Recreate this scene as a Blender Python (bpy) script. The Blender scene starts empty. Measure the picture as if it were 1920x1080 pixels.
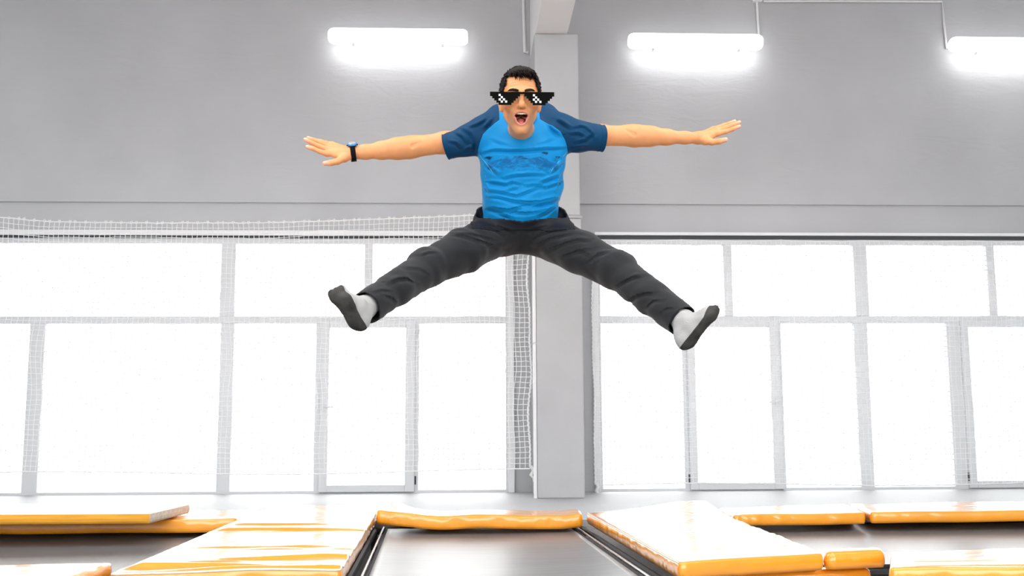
import bpy, bmesh, math, random
import numpy as np
from mathutils import Vector, Matrix

S = bpy.context.scene
COL = S.collection
random.seed(7)
RNG = np.random.RandomState(11)

# ------------------------------------------------------------------ camera
FPX = 1955.0
CAM = Vector((0.0, 0.0, 0.70))
YAW, PITCH, ROLL = math.radians(2.3), math.radians(7.6), 0.0045
fw = Vector((math.sin(YAW) * math.cos(PITCH), math.cos(YAW) * math.cos(PITCH), math.sin(PITCH)))
r0 = Vector((math.cos(YAW), -math.sin(YAW), 0))
u0 = r0.cross(fw)
RT = (r0 * math.cos(ROLL) - u0 * math.sin(ROLL)).normalized()
UP = (r0 * math.sin(ROLL) + u0 * math.cos(ROLL)).normalized()
cam_d = bpy.data.cameras.new('camera')
cam_d.sensor_width = 36.0
cam_d.lens = 36.0 * FPX / 1920.0
cam_d.clip_end = 300
cam = bpy.data.objects.new('camera', cam_d)
COL.objects.link(cam)
M = Matrix((RT, UP, -fw)).transposed().to_4x4()
M.translation = CAM
cam.matrix_world = M
S.camera = cam

# ------------------------------------------------------------------ world, exposure
S.view_settings.view_transform = 'Standard'
S.view_settings.look = 'None'
S.view_settings.gamma = 1.0
S.view_settings.exposure = 0.16
S.view_settings.use_curve_mapping = False
W = bpy.data.worlds.new('overcast_sky')
S.world = W
W.use_nodes = True
bg = W.node_tree.nodes['Background']
bg.inputs[0].default_value = (1.0, 1.0, 1.0, 1)
bg.inputs[1].default_value = 5.0
# unseen overhead area lights, added for light from above (out of the frame)
for _i, (_x, _y) in enumerate(((-3.6, 0.6), (3.6, 0.6), (-3.6, 4.6), (3.6, 4.6), (0.3, 2.2))):
    _l = bpy.data.lights.new('overhead_fill_light', 'AREA')
    _l.shape = 'RECTANGLE'
    _l.size, _l.size_y = (4.5, 0.35)
    _l.energy = 125 if _x < 0 else 85
    _o = bpy.data.objects.new('overhead_fill_light', _l)
    _o.location = (_x, _y, 5.7)
    COL.objects.link(_o)


def ray(px, py):
    return (fw * FPX + RT * (px - 960.0) + UP * (540.0 - py))


def at(px, py, Y):
    """point on the plane at world distance Y seen at a pixel of the photograph"""
    d = ray(px, py)
    return CAM + d * (Y / d.y)


def gp(px, py, Z):
    d = ray(px, py)
    return CAM + d * ((Z - CAM.z) / d.z)


# ------------------------------------------------------------------ materials
def new_mat(name):
    m = bpy.data.materials.new(name)
    m.use_nodes = True
    nt = m.node_tree
    return m, nt, nt.nodes['Principled BSDF']


def mat(name, col, rough=0.6, spec=0.5, var=0.0, vscale=3.0, bump=0.0, bscale=40.0, metal=0.0, coat=0.0,
        sheen=0.0, sss=0.0, stretch=(1, 1, 1), coat_rough=0.08, detail=4.0):
    m, nt, b = new_mat(name)
    N, L = nt.nodes, nt.links
    b.inputs['Base Color'].default_value = (*col, 1)
    b.inputs['Roughness'].default_value = rough
    b.inputs['Specular IOR Level'].default_value = spec
    b.inputs['Metallic'].default_value = metal
    b.inputs['Coat Weight'].default_value = coat
    b.inputs['Coat Roughness'].default_value = coat_rough
    b.inputs['Sheen Weight'].default_value = sheen
    if sss:
        b.inputs['Subsurface Weight'].default_value = sss
        b.inputs['Subsurface Scale'].default_value = 0.01
        b.inputs['Subsurface Radius'].default_value = (1.0, 0.35, 0.15)
    tc = N.new('ShaderNodeTexCoord')
    mp = N.new('ShaderNodeMapping')
    mp.inputs['Scale'].default_value = stretch
    L.new(tc.outputs['Object'], mp.inputs[0])
    if var:
        n = N.new('ShaderNodeTexNoise')
        n.inputs['Scale'].default_value = vscale
        n.inputs['Detail'].default_value = detail
        r = N.new('ShaderNodeMapRange')
        r.inputs[1].default_value = 0.3
        r.inputs[2].default_value = 0.7
        r.inputs[3].default_value = 1 - var
        r.inputs[4].default_value = 1 + var
        mx = N.new('ShaderNodeMix')
        mx.data_type = 'RGBA'
        mx.blend_type = 'MULTIPLY'
        mx.inputs[0].default_value = 1
        mx.inputs[6].default_value = (*col, 1)
        L.new(mp.outputs[0], n.inputs[0])
        L.new(n.outputs[0], r.inputs[0])
        L.new(r.outputs[0], mx.inputs[7])
        L.new(mx.outputs[2], b.inputs['Base Color'])
    if bump:
        n2 = N.new('ShaderNodeTexNoise')
        n2.inputs['Scale'].default_value = bscale
        n2.inputs['Detail'].default_value = detail
        bp = N.new('ShaderNodeBump')
        bp.inputs['Strength'].default_value = bump
        bp.inputs['Distance'].default_value = 0.01
        L.new(mp.outputs[0], n2.inputs[0])
        L.new(n2.outputs[0], bp.inputs['Height'])
        L.new(bp.outputs[0], b.inputs['Normal'])
    return m


def emit_mat(name, col, strength):
    m, nt, b = new_mat(name)
    b.inputs['Base Color'].default_value = (0.9, 0.9, 0.9, 1)
    b.inputs['Emission Color'].default_value = (*col, 1)
    b.inputs['Emission Strength'].default_value = strength
    return m


def glass_mat():
    m = bpy.data.materials.new('window_glass')
    m.use_nodes = True
    nt = m.node_tree
    nt.nodes.remove(nt.nodes['Principled BSDF'])
    out = nt.nodes['Material Output']
    t = nt.nodes.new('ShaderNodeBsdfTransparent')
    t.inputs[0].default_value = (0.97, 0.98, 0.98, 1)
    g = nt.nodes.new('ShaderNodeBsdfGlossy')
    g.inputs['Roughness'].default_value = 0.02
    f = nt.nodes.new('ShaderNodeFresnel')
    f.inputs[0].default_value = 1.25
    mx = nt.nodes.new('ShaderNodeMixShader')
    nt.links.new(f.outputs[0], mx.inputs[0])
    nt.links.new(t.outputs[0], mx.inputs[1])
    nt.links.new(g.outputs[0], mx.inputs[2])
    nt.links.new(mx.outputs[0], out.inputs[0])
    return m


def plaster_mat():
    """grey painted plaster: broad tone patches, trowel ripples and small pits"""
    m, nt, b = new_mat('grey_plaster')
    N, L = nt.nodes, nt.links
    b.inputs['Roughness'].default_value = 0.75
    tc = N.new('ShaderNodeTexCoord')
    n1 = N.new('ShaderNodeTexNoise'); n1.inputs['Scale'].default_value = 0.8; n1.inputs['Detail'].default_value = 5
    r1 = N.new('ShaderNodeMapRange')
    r1.inputs[1].default_value = 0.3; r1.inputs[2].default_value = 0.7
    r1.inputs[3].default_value = 0.93; r1.inputs[4].default_value = 1.06
    mx = N.new('ShaderNodeMix'); mx.data_type = 'RGBA'; mx.blend_type = 'MULTIPLY'
    mx.inputs[0].default_value = 1
    mx.inputs[6].default_value = (0.505, 0.51, 0.525, 1)
    L.new(tc.outputs['Object'], n1.inputs[0]); L.new(n1.outputs[0], r1.inputs[0])
    L.new(r1.outputs[0], mx.inputs[7]); L.new(mx.outputs[2], b.inputs['Base Color'])
    mp = N.new('ShaderNodeMapping'); mp.inputs['Scale'].default_value = (1.0, 1.0, 3.2)
    L.new(tc.outputs['Object'], mp.inputs[0])
    n2 = N.new('ShaderNodeTexNoise'); n2.inputs['Scale'].default_value = 2.2; n2.inputs['Detail'].default_value = 7
    n2.inputs['Distortion'].default_value = 0.8
    n3 = N.new('ShaderNodeTexNoise'); n3.inputs['Scale'].default_value = 60; n3.inputs['Detail'].default_value = 3
    L.new(mp.outputs[0], n2.inputs[0]); L.new(tc.outputs['Object'], n3.inputs[0])
    b1 = N.new('ShaderNodeBump'); b1.inputs['Strength'].default_value = 0.22; b1.inputs['Distance'].default_value = 0.035
    b2 = N.new('ShaderNodeBump'); b2.inputs['Strength'].default_value = 0.12; b2.inputs['Distance'].default_value = 0.004
    L.new(n2.outputs[0], b1.inputs['Height']); L.new(n3.outputs[0], b2.inputs['Height'])
    L.new(b1.outputs[0], b2.inputs['Normal']); L.new(b2.outputs[0], b.inputs['Normal'])
    return m


MAT = {
    'plaster': plaster_mat(),
    'column': mat('column_paint', (0.48, 0.485, 0.50), 0.6, var=0.05, vscale=2, bump=0.15, bscale=30),
    'beam': mat('white_beam_paint', (0.86, 0.86, 0.86), 0.6, bump=0.1, bscale=12),
    'ceiling': mat('ceiling_paint', (0.8, 0.8, 0.8), 0.8, bump=0.1, bscale=5),
    'floor': mat('pale_speckled_floor', (0.44, 0.445, 0.455), 0.55, var=0.10, vscale=70, bump=0.25, bscale=90, detail=6),
    'pit': mat('pit_concrete', (0.05, 0.05, 0.055), 0.9, var=0.2, vscale=5),
    'pvc': mat('white_window_plastic', (0.66, 0.67, 0.69), 0.45),
    'rail': mat('white_rail_paint', (0.80, 0.80, 0.81), 0.4),
    'seal': mat('dark_rubber_seal', (0.05, 0.055, 0.06), 0.7),
    'glass': glass_mat(),
    'net': mat('white_net_cord', (0.86, 0.86, 0.86), 0.8),
    'lamp': emit_mat('lit_lamp_diffuser', (1.0, 1.0, 1.0), 2.6),
    'lampbody': mat('lamp_housing', (0.75, 0.75, 0.75), 0.4),
    'vinyl': mat('orange_vinyl', (1.0, 0.37, 0.012), 0.28, 0.6, coat=1.0, coat_rough=0.13, var=0.05, vscale=3),
    'mustard': mat('mustard_fabric', (0.78, 0.36, 0.025), 0.7, var=0.12, vscale=14, stretch=(0.3, 1, 6)),
    'boardtop': mat('white_board_cover', (0.86, 0.86, 0.86), 0.3, 0.6),
    'boardend': mat('raw_foam_board_end', (0.75, 0.66, 0.56), 0.9, var=0.15, vscale=40),
    'whitevinyl': mat('white_vinyl', (0.85, 0.85, 0.86), 0.25, 0.6, coat=0.6),
    'seam': mat('pale_seam_tape', (0.80, 0.74, 0.62), 0.5),
    'bed': mat('black_trampoline_mesh', (0.17, 0.173, 0.18), 0.34, 0.8, var=0.12, vscale=6, bump=0.25,
               bscale=18, stretch=(0.25, 1.6, 1)),
    'steel': mat('galvanised_steel', (0.62, 0.63, 0.65), 0.25, metal=1.0),
    'blackframe': mat('black_painted_steel', (0.015, 0.015, 0.016), 0.6),
    'strap': mat('black_webbing', (0.02, 0.02, 0.022), 0.8),
}


# ------------------------------------------------------------------ mesh helpers
class MB:
    def __init__(s):
        s.v, s.f = [], []

    def add(s, vs, fs):
        o = len(s.v)
        s.v += [tuple(v) for v in vs]
        s.f += [tuple(i + o for i in f) for f in fs]
        return s

    def box(s, x0, x1, y0, y1, z0, z1):
        vs = [(x0, y0, z0), (x1, y0, z0), (x1, y1, z0), (x0, y1, z0), (x0, y0, z1), (x1, y0, z1), (x1, y1, z1), (x0, y1, z1)]
        return s.add(vs, [(0, 3, 2, 1), (4, 5, 6, 7), (0, 1, 5, 4), (1, 2, 6, 5), (2, 3, 7, 6), (3, 0, 4, 7)])

    def tube(s, pts, r, n=8, closed=False, cap=True):
        pts = [Vector(p) for p in pts]
        rs = r if hasattr(r, '__len__') else [r] * len(pts)
        k = len(pts)
        rings = []
        ref = None
        for i, p in enumerate(pts):
            if closed:
                t = pts[(i + 1) % k] - pts[i - 1]
            else:
                t = pts[min(i + 1, k - 1)] - pts[max(i - 1, 0)]
            t.normalize()
            if ref is None:
                ref = Vector((0, 0, 1)) if abs(t.z) < 0.9 else Vector((1, 0, 0))
            a = (ref - t * ref.dot(t)).normalized()
            ref = a
            b = t.cross(a)
            rings.append([p + (a * math.cos(2 * math.pi * j / n) + b * math.sin(2 * math.pi * j / n)) * rs[i] for j in range(n)])
        vs = [q for ring in rings for q in ring]
        fs = []
        for i in range(k if closed else k - 1):
            i2 = (i + 1) % k
            for j in range(n):
                j2 = (j + 1) % n
                fs.append((i * n + j, i * n + j2, i2 * n + j2, i2 * n + j))
        if cap and not closed:
            fs.append(tuple(range(n))[::-1])
            fs.append(tuple((k - 1) * n + j for j in range(n)))
        return s.add(vs, fs)

    def build(s, name, m, parent=None, smooth=False, bevel=0.0):
        me = bpy.data.meshes.new(name)
        me.from_pydata(s.v, [], s.f)
        bm = bmesh.new()
        bm.from_mesh(me)
        bmesh.ops.recalc_face_normals(bm, faces=bm.faces)
        bm.to_mesh(me)
        bm.free()
        me.update()
        o = bpy.data.objects.new(name, me)
        COL.objects.link(o)
        me.materials.append(m)
        if smooth:
            me.polygons.foreach_set('use_smooth', [True] * len(me.polygons))
        if bevel:
            b = o.modifiers.new('bevel', 'BEVEL')
            b.width = bevel
            b.segments = 2
            b.limit_method = 'ANGLE'
        if parent:
            setparent(o, parent)
        return o


def setparent(o, p):
    o.parent = p
    o.matrix_parent_inverse = Matrix.Translation(-p.location)


def tag(o, label=None, cat=None, group=None, kind=None):
    if label: o['label'] = label
    if cat: o['category'] = cat
    if group: o['group'] = group
    if kind: o['kind'] = kind
    return o


def empty(name, loc=(0, 0, 0)):
    e = bpy.data.objects.new(name, None)
    e.empty_display_size = 0.1
    e.location = loc
    COL.objects.link(e)
    return e


# ------------------------------------------------------------------ room shell
WY = 11.5
def wx(px, py=680): return at(px, py, WY).x
def wz(py, px=900): return at(px, py, WY).z
ZC = 5.9                        # ceiling height
XL, XR, YB = -9.0, 11.0, -6.0
z_head = wz(447)
z_tr1, z_tr0 = wz(592.5), wz(606)
z_groove = wz(384.5)
z_rail = wz(439)
z_bot = wz(920)
x_pl, x_pr = wx(962), wx(1114)
x_w1, x_w2 = -6.6, 8.3

fl = MB().box(XL, XR, 8.06, 12.2, -0.85, 0.0)
fl.box(XL, XR, YB, 12.2, -1.05, -0.85)
tag(fl.build('floor', MAT['floor']), kind='structure')

w = MB()
w.box(XL, XR, WY - 0.045, WY + 0.3, z_groove + 0.012, ZC)
w.box(XL, XR, WY, WY + 0.3, z_head, z_groove + 0.012)
w.box(x_pl, x_pr, WY, WY + 0.3, 0.0, z_head)
w.box(XL, x_w1, WY, WY + 0.3, 0.0, z_head)
w.box(x_w2, XR, WY, WY + 0.3, 0.0, z_head)
tag(w.build('wall_back', MAT['plaster']), kind='structure')
tag(MB().box(XL - 0.2, XL, YB, 12, -1.0, ZC).build('wall_left', MAT['plaster']), kind='structure')
tag(MB().box(XR, XR + 0.2, YB, 12, -1.0, ZC).build('wall_right', MAT['plaster']), kind='structure')
wf = MB()                      # unseen wall behind the camera, openings added high up for front light
wf.box(XL, XR, YB - 0.3, YB, -1.0, 1.6)
wf.box(XL, XR, YB - 0.3, YB, 5.3, ZC)
for xx in (XL, -3.0, 3.6, XR - 0.5):
    wf.box(xx, xx + 0.5, YB - 0.3, YB, 1.6, 5.3)
tag(wf.build('wall_front', MAT['plaster']), kind='structure')
tag(MB().box(XL, XR, YB, 12, ZC, ZC + 0.2).build('ceiling', MAT['ceiling']), kind='structure')
tag(MB().box(-60, 60, 12.2, 90, -0.6, -0.5).build('ground', mat('snowy_yard', (0.8, 0.8, 0.8), 0.9)), kind='structure')

# column and roof beam
CY = 10.45
cA, cB = at(1003, 250, CY), at(1086, 250, CY)
cC, cD = at(1009, 700, CY), at(1096, 700, CY)
ztop, zled = at(1040, 63, CY).z, at(1040, 404, CY).z
c = MB().box(cA.x, cB.x, CY, WY, zled, ztop)
c.box(cA.x - 0.012, cB.x + 0.022, CY - 0.015, WY, zled - 0.03, zled)
c.box(cA.x, cB.x + 0.01, CY, WY, 0.0, zled - 0.03)
tag(c.build('column', MAT['column'], bevel=0.012), kind='structure')
b0, b1 = at(1004, 62, CY).x, at(1064, 62, CY).x
tag(MB().box(b0, b1, YB, WY - 0.05, ztop + 0.001, ZC - 0.001).build('ceiling_beam', MAT['beam'], bevel=0.01), kind='structure')

# trims above the windows: white rail with the dark slot under it, and the corner strips of the pier
def trim(n, mb, m, bev=0.004):
    return tag(mb.build('trim_%d' % n, m, bevel=bev), kind='structure')
trim(1, MB().box(x_w1, x_pl - 0.02, WY - 0.05, WY, z_rail - 0.028, z_rail + 0.028), MAT['rail'])
trim(2, MB().box(x_pr + 0.02, x_w2, WY - 0.05, WY, z_rail - 0.012, z_rail + 0.02), MAT['rail'])
trim(3, MB().box(x_w1, x_pl - 0.02, WY - 0.012, WY, z_head - 0.005, z_rail - 0.028), MAT['seal'], 0)
trim(4, MB().box(x_pr + 0.02, x_w2, WY - 0.012, WY, z_head - 0.005, z_rail - 0.012), MAT['seal'], 0)
trim(5, MB().box(x_pl - 0.06, x_pl + 0.01, WY - 0.05, WY + 0.01, 0, z_head), MAT['rail'])
trim(6, MB().box(x_pr - 0.01, x_pr + 0.045, WY - 0.06, WY + 0.01, 0, z_head), MAT['rail'])
xl5 = at(1005, 700, CY + 0.05).x
trim(7, MB().box(cA.x - 0.035, cA.x - 0.002, CY + 0.02, CY + 0.06, 0, at(1005, 645, CY).z), MAT['rail'])
trim(8, MB().box(cA.x - 0.035, cA.x - 0.002, CY + 0.02, CY + 0.06, at(1005, 642, CY).z, zled - 0.04), MAT['rail'])

# ------------------------------------------------------------------ windows
FD0, FD1 = WY + 0.01, WY + 0.09

def window(n, x0, x1, uppers, lowers, leaves):
    root = tag(empty('window_%d' % n, ((x0 + x1) / 2, WY + 0.05, 0)), kind='structure')
    f = MB()
    t = 0.062
    f.box(x0, x1, FD0, FD1, z_head - 0.063, z_head)
    f.box(x0, x1, FD0, FD1, -0.005, 0.028)
    f.box(x0, x0 + t, FD0, FD1, 0.028, z_head - 0.063)
    f.box(x1 - t, x1, FD0, FD1, 0.028, z_head - 0.063)
    f.build('window_frame', MAT['pvc'], root, bevel=0.005)
    MB().box(x0 + t, x1 - t, FD0 + 0.004, FD1, z_tr0, z_tr1).build('transom', MAT['pvc'], root, bevel=0.005)
    full = [u for u in uppers if u[2]]
    for (a, b, _) in uppers:
        MB().box(wx(a, 520), wx(b, 520), FD0 + 0.002, FD1 - 0.002, z_tr1, z_head - 0.06).build('mullion', MAT['pvc'], root, bevel=0.005)
    for (a, b) in lowers:
        MB().box(wx(a, 760), wx(b, 760), FD0 + 0.002, FD1 - 0.002, 0.025, z_tr0).build('mullion', MAT['pvc'], root, bevel=0.005)
    # glass, one pane per light
    ub = sorted([x0 + t, x1 - t] + [q for (a, b, _) in uppers for q in (wx(a, 520), wx(b, 520))])
    for i in range(0, len(ub), 2):
        MB().box(ub[i], ub[i + 1], FD0 + 0.035, FD0 + 0.041, z_tr1, z_head - 0.063).build('pane', MAT['glass'], root)
    lb = sorted([x0 + t, x1 - t] + [q for (a, b) in lowers for q in (wx(a, 760), wx(b, 760))])
    for i in range(0, len(lb), 2):
        if lb[i + 1] - lb[i] < 0.05: continue
        mid = (lb[i] + lb[i + 1]) / 2
        if any(wx(a, 760) < mid < wx(b, 760) for (a, b, _, _) in leaves): continue
        MB().box(lb[i], lb[i + 1], FD0 + 0.035, FD0 + 0.041, 0.028, z_tr0).build('pane', MAT['glass'], root)
    for (a, b, hs, hy) in leaves:
        xa, xb = wx(a, 760), wx(b, 760)
        s = MB()
        y0, y1 = FD0 - 0.035, FD0 + 0.045
        w_ = 0.095
        zt, zb = z_tr0 + 0.028, 0.012
        s.box(xa, xa + w_ * 0.95, y0, y1, zb, zt)
        s.box(xb - w_ * 1.1, xb, y0, y1, zb, zt)
        s.box(xa + w_ * 0.95, xb - w_ * 1.1, y0, y1, zb, zb + 0.075)
        s.box(xa + w_ * 0.95, xb - w_ * 1.1, y0, y1, zt - 0.075, zt)
        so = s.build('sash', MAT['pvc'], root, bevel=0.006)
        MB().box(xa + w_ * 0.9, xb - w_, FD0, FD0 + 0.02, zb + 0.07, zt - 0.07).build('pane', MAT['glass'], so)
        hx = (xb + 0.012) if hs < 0 else (xa - 0.012)
        for hz in (0.09, zt - 0.16):
            MB().tube([(hx, y0 - 0.004, hz), (hx, y0 - 0.004, hz + 0.09)], 0.009, 8).build('hinge', MAT['seal'] if hz < 1 else MAT['pvc'], so, smooth=True)
        gx = xa + 0.045 if hs < 0 else xb - 0.05
        h = MB().box(gx - 0.015, gx + 0.015, y0 - 0.012, y0, wz(hy) - 0.05, wz(hy) + 0.05)
        h.tube([(gx, y0 - 0.012, wz(hy)), (gx, y0 - 0.05, wz(hy)), (gx + 0.11 * (-hs), y0 - 0.055, wz(hy) - 0.004)], 0.009, 8)
        h.build('handle', MAT['pvc'], so, bevel=0.003)
    return root


window(1, x_w1, x_pl - 0.02, [(413, 440, 1), (683, 698, 0)], [(47, 76), (409, 434), (590, 602), (776, 785)], [(600, 778, -1, 762)])
window(2, x_pr + 0.02, x_w2, [(1358, 1373, 0), (1603, 1628, 1), (1853, 1868, 0)],
       [(1282, 1292), (1462, 1470), (1609, 1634), (1784, 1812)], [(1290, 1464, 1, 756), (1808, 2010, 1, 756)])

# ------------------------------------------------------------------ wall lamps
def lamp(px0, py0, px1, py1, half, label, tiltz=0.0):
    a, b = at(px0, py0, WY - 0.12), at(px1, py1, WY - 0.12)
    L = (b - a).length
    root = empty('wall_lamp', ((a.x + b.x) / 2, WY - 0.045, (a.z + b.z) / 2))
    tag(root, label, 'lamp', 'tube lamps along the grey wall')
    zc = (a.z + b.z) / 2
    # diffuser: long rounded trough
    n, k = 12, 16
    vs, fs = [], []
    hh = half
    secs = []
    ends = [(-0.5 * L, 0.55), (-0.5 * L + 0.008, 0.72), (-0.5 * L + 0.03, 0.9), (-0.5 * L + 0.06, 1.0)]
    prof = ends + [(0, 1.0)] + [(-x, s_) for x, s_ in ends[::-1]]
    for (x, s_) in prof:
        for j in range(k):
            an = 2 * math.pi * j / k
            cy, cz = math.cos(an), math.sin(an)
            cy = math.copysign(abs(cy) ** 0.8, cy) * 0.055
            cz = math.copysign(abs(cz) ** 0.75, cz) * hh * s_
            vs.append(((a.x + b.x) / 2 + x, WY - 0.165 + cy, zc + cz))
    for i in range(len(prof) - 1):
        for j in range(k):
            j2 = (j + 1) % k
            fs.append((i * k + j, i * k + j2, (i + 1) * k + j2, (i + 1) * k + j))
    fs.append(tuple(range(k)))
    fs.append(tuple((len(prof) - 1) * k + j for j in range(k)))
    MB().add(vs, fs).build('diffuser', MAT['lamp'], root, smooth=True)
    xm = (a.x + b.x) / 2
    MB().box(xm - L * 0.47, xm + L * 0.47, WY - 0.125, WY - 0.045, zc - hh * 0.25, zc + hh * 0.99).build('housing', MAT['lampbody'], root, bevel=0.006)
    lt = bpy.data.lights.new('tube_light', 'AREA')      # the tubes' downward light
    lt.shape = 'RECTANGLE'
    lt.size, lt.size_y = (L * 0.9, 0.06)
    lt.energy = 2.8
    lo = bpy.data.objects.new('tube_light', lt)
    COL.objects.link(lo)
    lo.location = (xm, WY - 0.20, zc - hh - 0.02)
    lo.rotation_euler = (math.radians(22), 0, 0)
    setparent(lo, root)
    for s_ in (-0.32, 0.32):
        MB().box(xm + s_ * L - 0.012, xm + s_ * L + 0.012, WY - 0.19, WY - 0.14, zc - hh - 0.012, zc - hh + 0.01).build('clip', MAT['lampbody'], root)
    return root


lamp(617, 71, 877, 72, 0.094, 'lit tube lamp on the wall left of the column and roof beam')
lamp(1177, 80, 1427, 82, 0.094, 'lit tube lamp right of the column, with a cable pipe rising from its right end')
lamp(1778, 87, 2032, 89, 0.094, 'lit tube lamp cut by the right edge of the photo')

# cable pipes on the wall
def pipe(pts, r, label):
    p = [at(x, y, WY - 0.065) for x, y in pts]
    o = MB().tube(p, r, 8).build('cable_conduit', MAT['rail'], smooth=False)
    return tag(o, label, 'cable pipe')
pipe([(980, -30), (982, 40), (984, 98), (990, 98)], 0.017, 'white cable pipe running down the wall directly left of the column')
root = pipe([(1419, 4), (1421, 40), (1423, 68)], 0.015, 'short white cable pipe dropping onto the right end of a lamp')
pipe([(1432, 2.5), (1600, 2.5), (1766, 3.5), (1770, 45), (1775, 91)], 0.013, 'long white cable pipe bent at a corner, leading to the rightmost lamp')
jb = at(1419, -2, WY - 0.07)
tag(MB().box(jb.x - 0.055, jb.x + 0.055, WY - 0.10, WY - 0.045, jb.z - 0.04, jb.z + 0.04).build('junction_box', MAT['rail'], bevel=0.005),
    'small white junction box at the top of the wall where two cable pipes meet', 'junction box')

# ------------------------------------------------------------------ nets
def net(x0, x1, z0, ztopf, Y, cell, label, edge=None, rings=0, seed=1, sway=1.0):
    rg = np.random.RandomState(seed)
    root = empty('safety_net', ((x0 + x1) / 2, Y, z0))
    tag(root, label, 'net', 'white safety nets over the windows')
    nx = int((x1 - x0) / cell)
    nz = int((ztopf((x0 + x1) / 2) - z0) / cell)
    ph = rg.rand(8) * 6.28
    X = np.linspace(x0, x1, nx + 1)
    P = np.zeros((nx + 1, nz + 1, 3))
    for i, x in enumerate(X):
        zt = ztopf(x)
        t = np.linspace(0, 1, nz + 1)
        z = z0 + 0.02 * math.sin(x * 1.3 + ph[6]) * (1 - t) + (zt - z0 - 0.0) * t
        z += (0.012 * np.sin(x * 3.1 + t * 9 + ph[0]) + 0.008 * np.sin(x * 7.3 - t * 17 + ph[1])) * np.sin(t * np.pi) ** 0.5
        dx = 0.016 * np.sin(t * 11 + x * 2.0 + ph[2]) + 0.010 * np.sin(t * 23 + x * 5 + ph[3])
        dx = dx * sway
        dx = dx * (np.sin(np.clip(t, 0.02, 1) * np.pi) ** 0.5)
        dy = 0.025 * np.sin(x * 4 + ph[4]) * np.sin(t * np.pi) + 0.012 * np.sin(x * 9 + t * 6 + ph[5]) * (1 - t)
        P[i, :, 0] = x + dx
        P[i, :, 1] = Y + dy
        P[i, :, 2] = z
    P[:, :, 0] += rg.randn(nx + 1, nz + 1) * 0.0015
    P[:, :, 2] += rg.randn(nx + 1, nz + 1) * 0.0018
    r = 0.0033
    V = np.stack([P + np.array(o) * r for o in ((1, 0, 0), (0, -1, 0), (-1, 0, 0), (0, 1, 0))], 2).reshape(-1, 3)
    V2 = np.stack([P + np.array(o) * r for o in ((0, 0, 1), (0, -1, 0), (0, 0, -1), (0, 1, 0))], 2).reshape(-1, 3)
    idx = lambda i, j, k: (i * (nz + 1) + j) * 4 + k
    F = []
    for i in range(nx + 1):
        for j in range(nz):
            for k in range(4):
                k2 = (k + 1) % 4
                F.append((idx(i, j, k), idx(i, j, k2), idx(i, j + 1, k2), idx(i, j + 1, k)))
    n0 = len(V)
    for j in range(nz + 1):
        for i in range(nx):
            for k in range(4):
                k2 = (k + 1) % 4
                F.append((n0 + idx(i, j, k), n0 + idx(i, j, k2), n0 + idx(i + 1, j, k2), n0 + idx(i + 1, j, k)))
    me = bpy.data.meshes.new('netting')
    me.from_pydata(np.concatenate([V, V2]).tolist(), [], F)
    o = bpy.data.objects.new('netting', me)
    COL.objects.link(o)
    me.materials.append(MAT['net'])
    setparent(o, root)
    MB().tube([P[i, nz] for i in range(nx + 1)], 0.007, 6).build('top_rope', MAT['net'], root, smooth=True)
    MB().tube([P[i, 0] for i in range(nx + 1)], 0.006, 6).build('bottom_rope', MAT['net'], root, smooth=True)
    if edge is not None:
        pts = []
        for j in range(nz * 4):
            t = j / (nz * 4.0) * nz
            a = P[edge, int(t)] * (1 - t % 1) + P[edge, min(int(t) + 1, nz)] * (t % 1)
            pts.append((a[0] + 0.004 * math.sin(j * 1.9), a[1] - 0.01 + 0.004 * math.cos(j * 1.9), a[2]))
        MB().tube(pts, 0.011, 6).build('edge_rope', MAT['net'], root, smooth=True)
        a = P[edge, 0]
        MB().tube([(a[0] + 0.01, a[1] - 0.01, a[2] + 0.03), (a[0] + 0.03, a[1] - 0.02, a[2] - 0.02), (a[0] + 0.005, a[1] - 0.02, a[2] - 0.06),
                   (a[0] + 0.035, a[1] - 0.01, a[2] - 0.09), (a[0] + 0.03, a[1], a[2] - 0.13)], [0.012, 0.018, 0.02, 0.018, 0.008], 6).build('rope_knot', MAT['net'], root, smooth=True)
    if rings:
        for k in range(rings):
            i = int((k + 0.5) / rings * nx)
            a = P[i, nz]
            MB().tube([(a[0] - 0.008, a[1], a[2] - 0.012), (a[0] - 0.007, a[1] - 0.004, a[2] + 0.016), (a[0] + 0.006, a[1] - 0.004, a[2] + 0.022),
                       (a[0] + 0.009, a[1], a[2] - 0.01)], 0.0055, 5).build('hook', MAT['net'], root, smooth=True)
    return root

NY = 11.25
NYL = 10.62
nxz = lambda px, py, Y_=None: (at(px, py, Y_ or NY).x, at(px, py, Y_ or NY).z)
TL = [nxz(a_, b_, NYL) for a_, b_ in ((-90, 406), (0, 407), (90, 416), (250, 418), (480, 418), (620, 414), (760, 409), (880, 404), (1003, 400))]
net(nxz(-90, 700, NYL)[0], cA.x - 0.062, nxz(600, 885, NYL)[1], lambda x: float(np.interp(x, [a for a, b in TL], [b for a, b in TL])),
    NYL, 0.051, 'white safety net over the window left of the column, hung on small hooks', edge=-1, rings=66, seed=3)
zr = nxz(1500, 452)[1]
net(nxz(1113, 700)[0], nxz(2060, 700)[0], nxz(1500, 908)[1], lambda x: zr + 0.006 * math.sin(x * 6), NY, 0.055,
    'white safety net over the window right of the column', edge=0, seed=5, sway=0.35)

# ------------------------------------------------------------------ pads (orange vinyl padding mats)
ZP = 0.08

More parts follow.
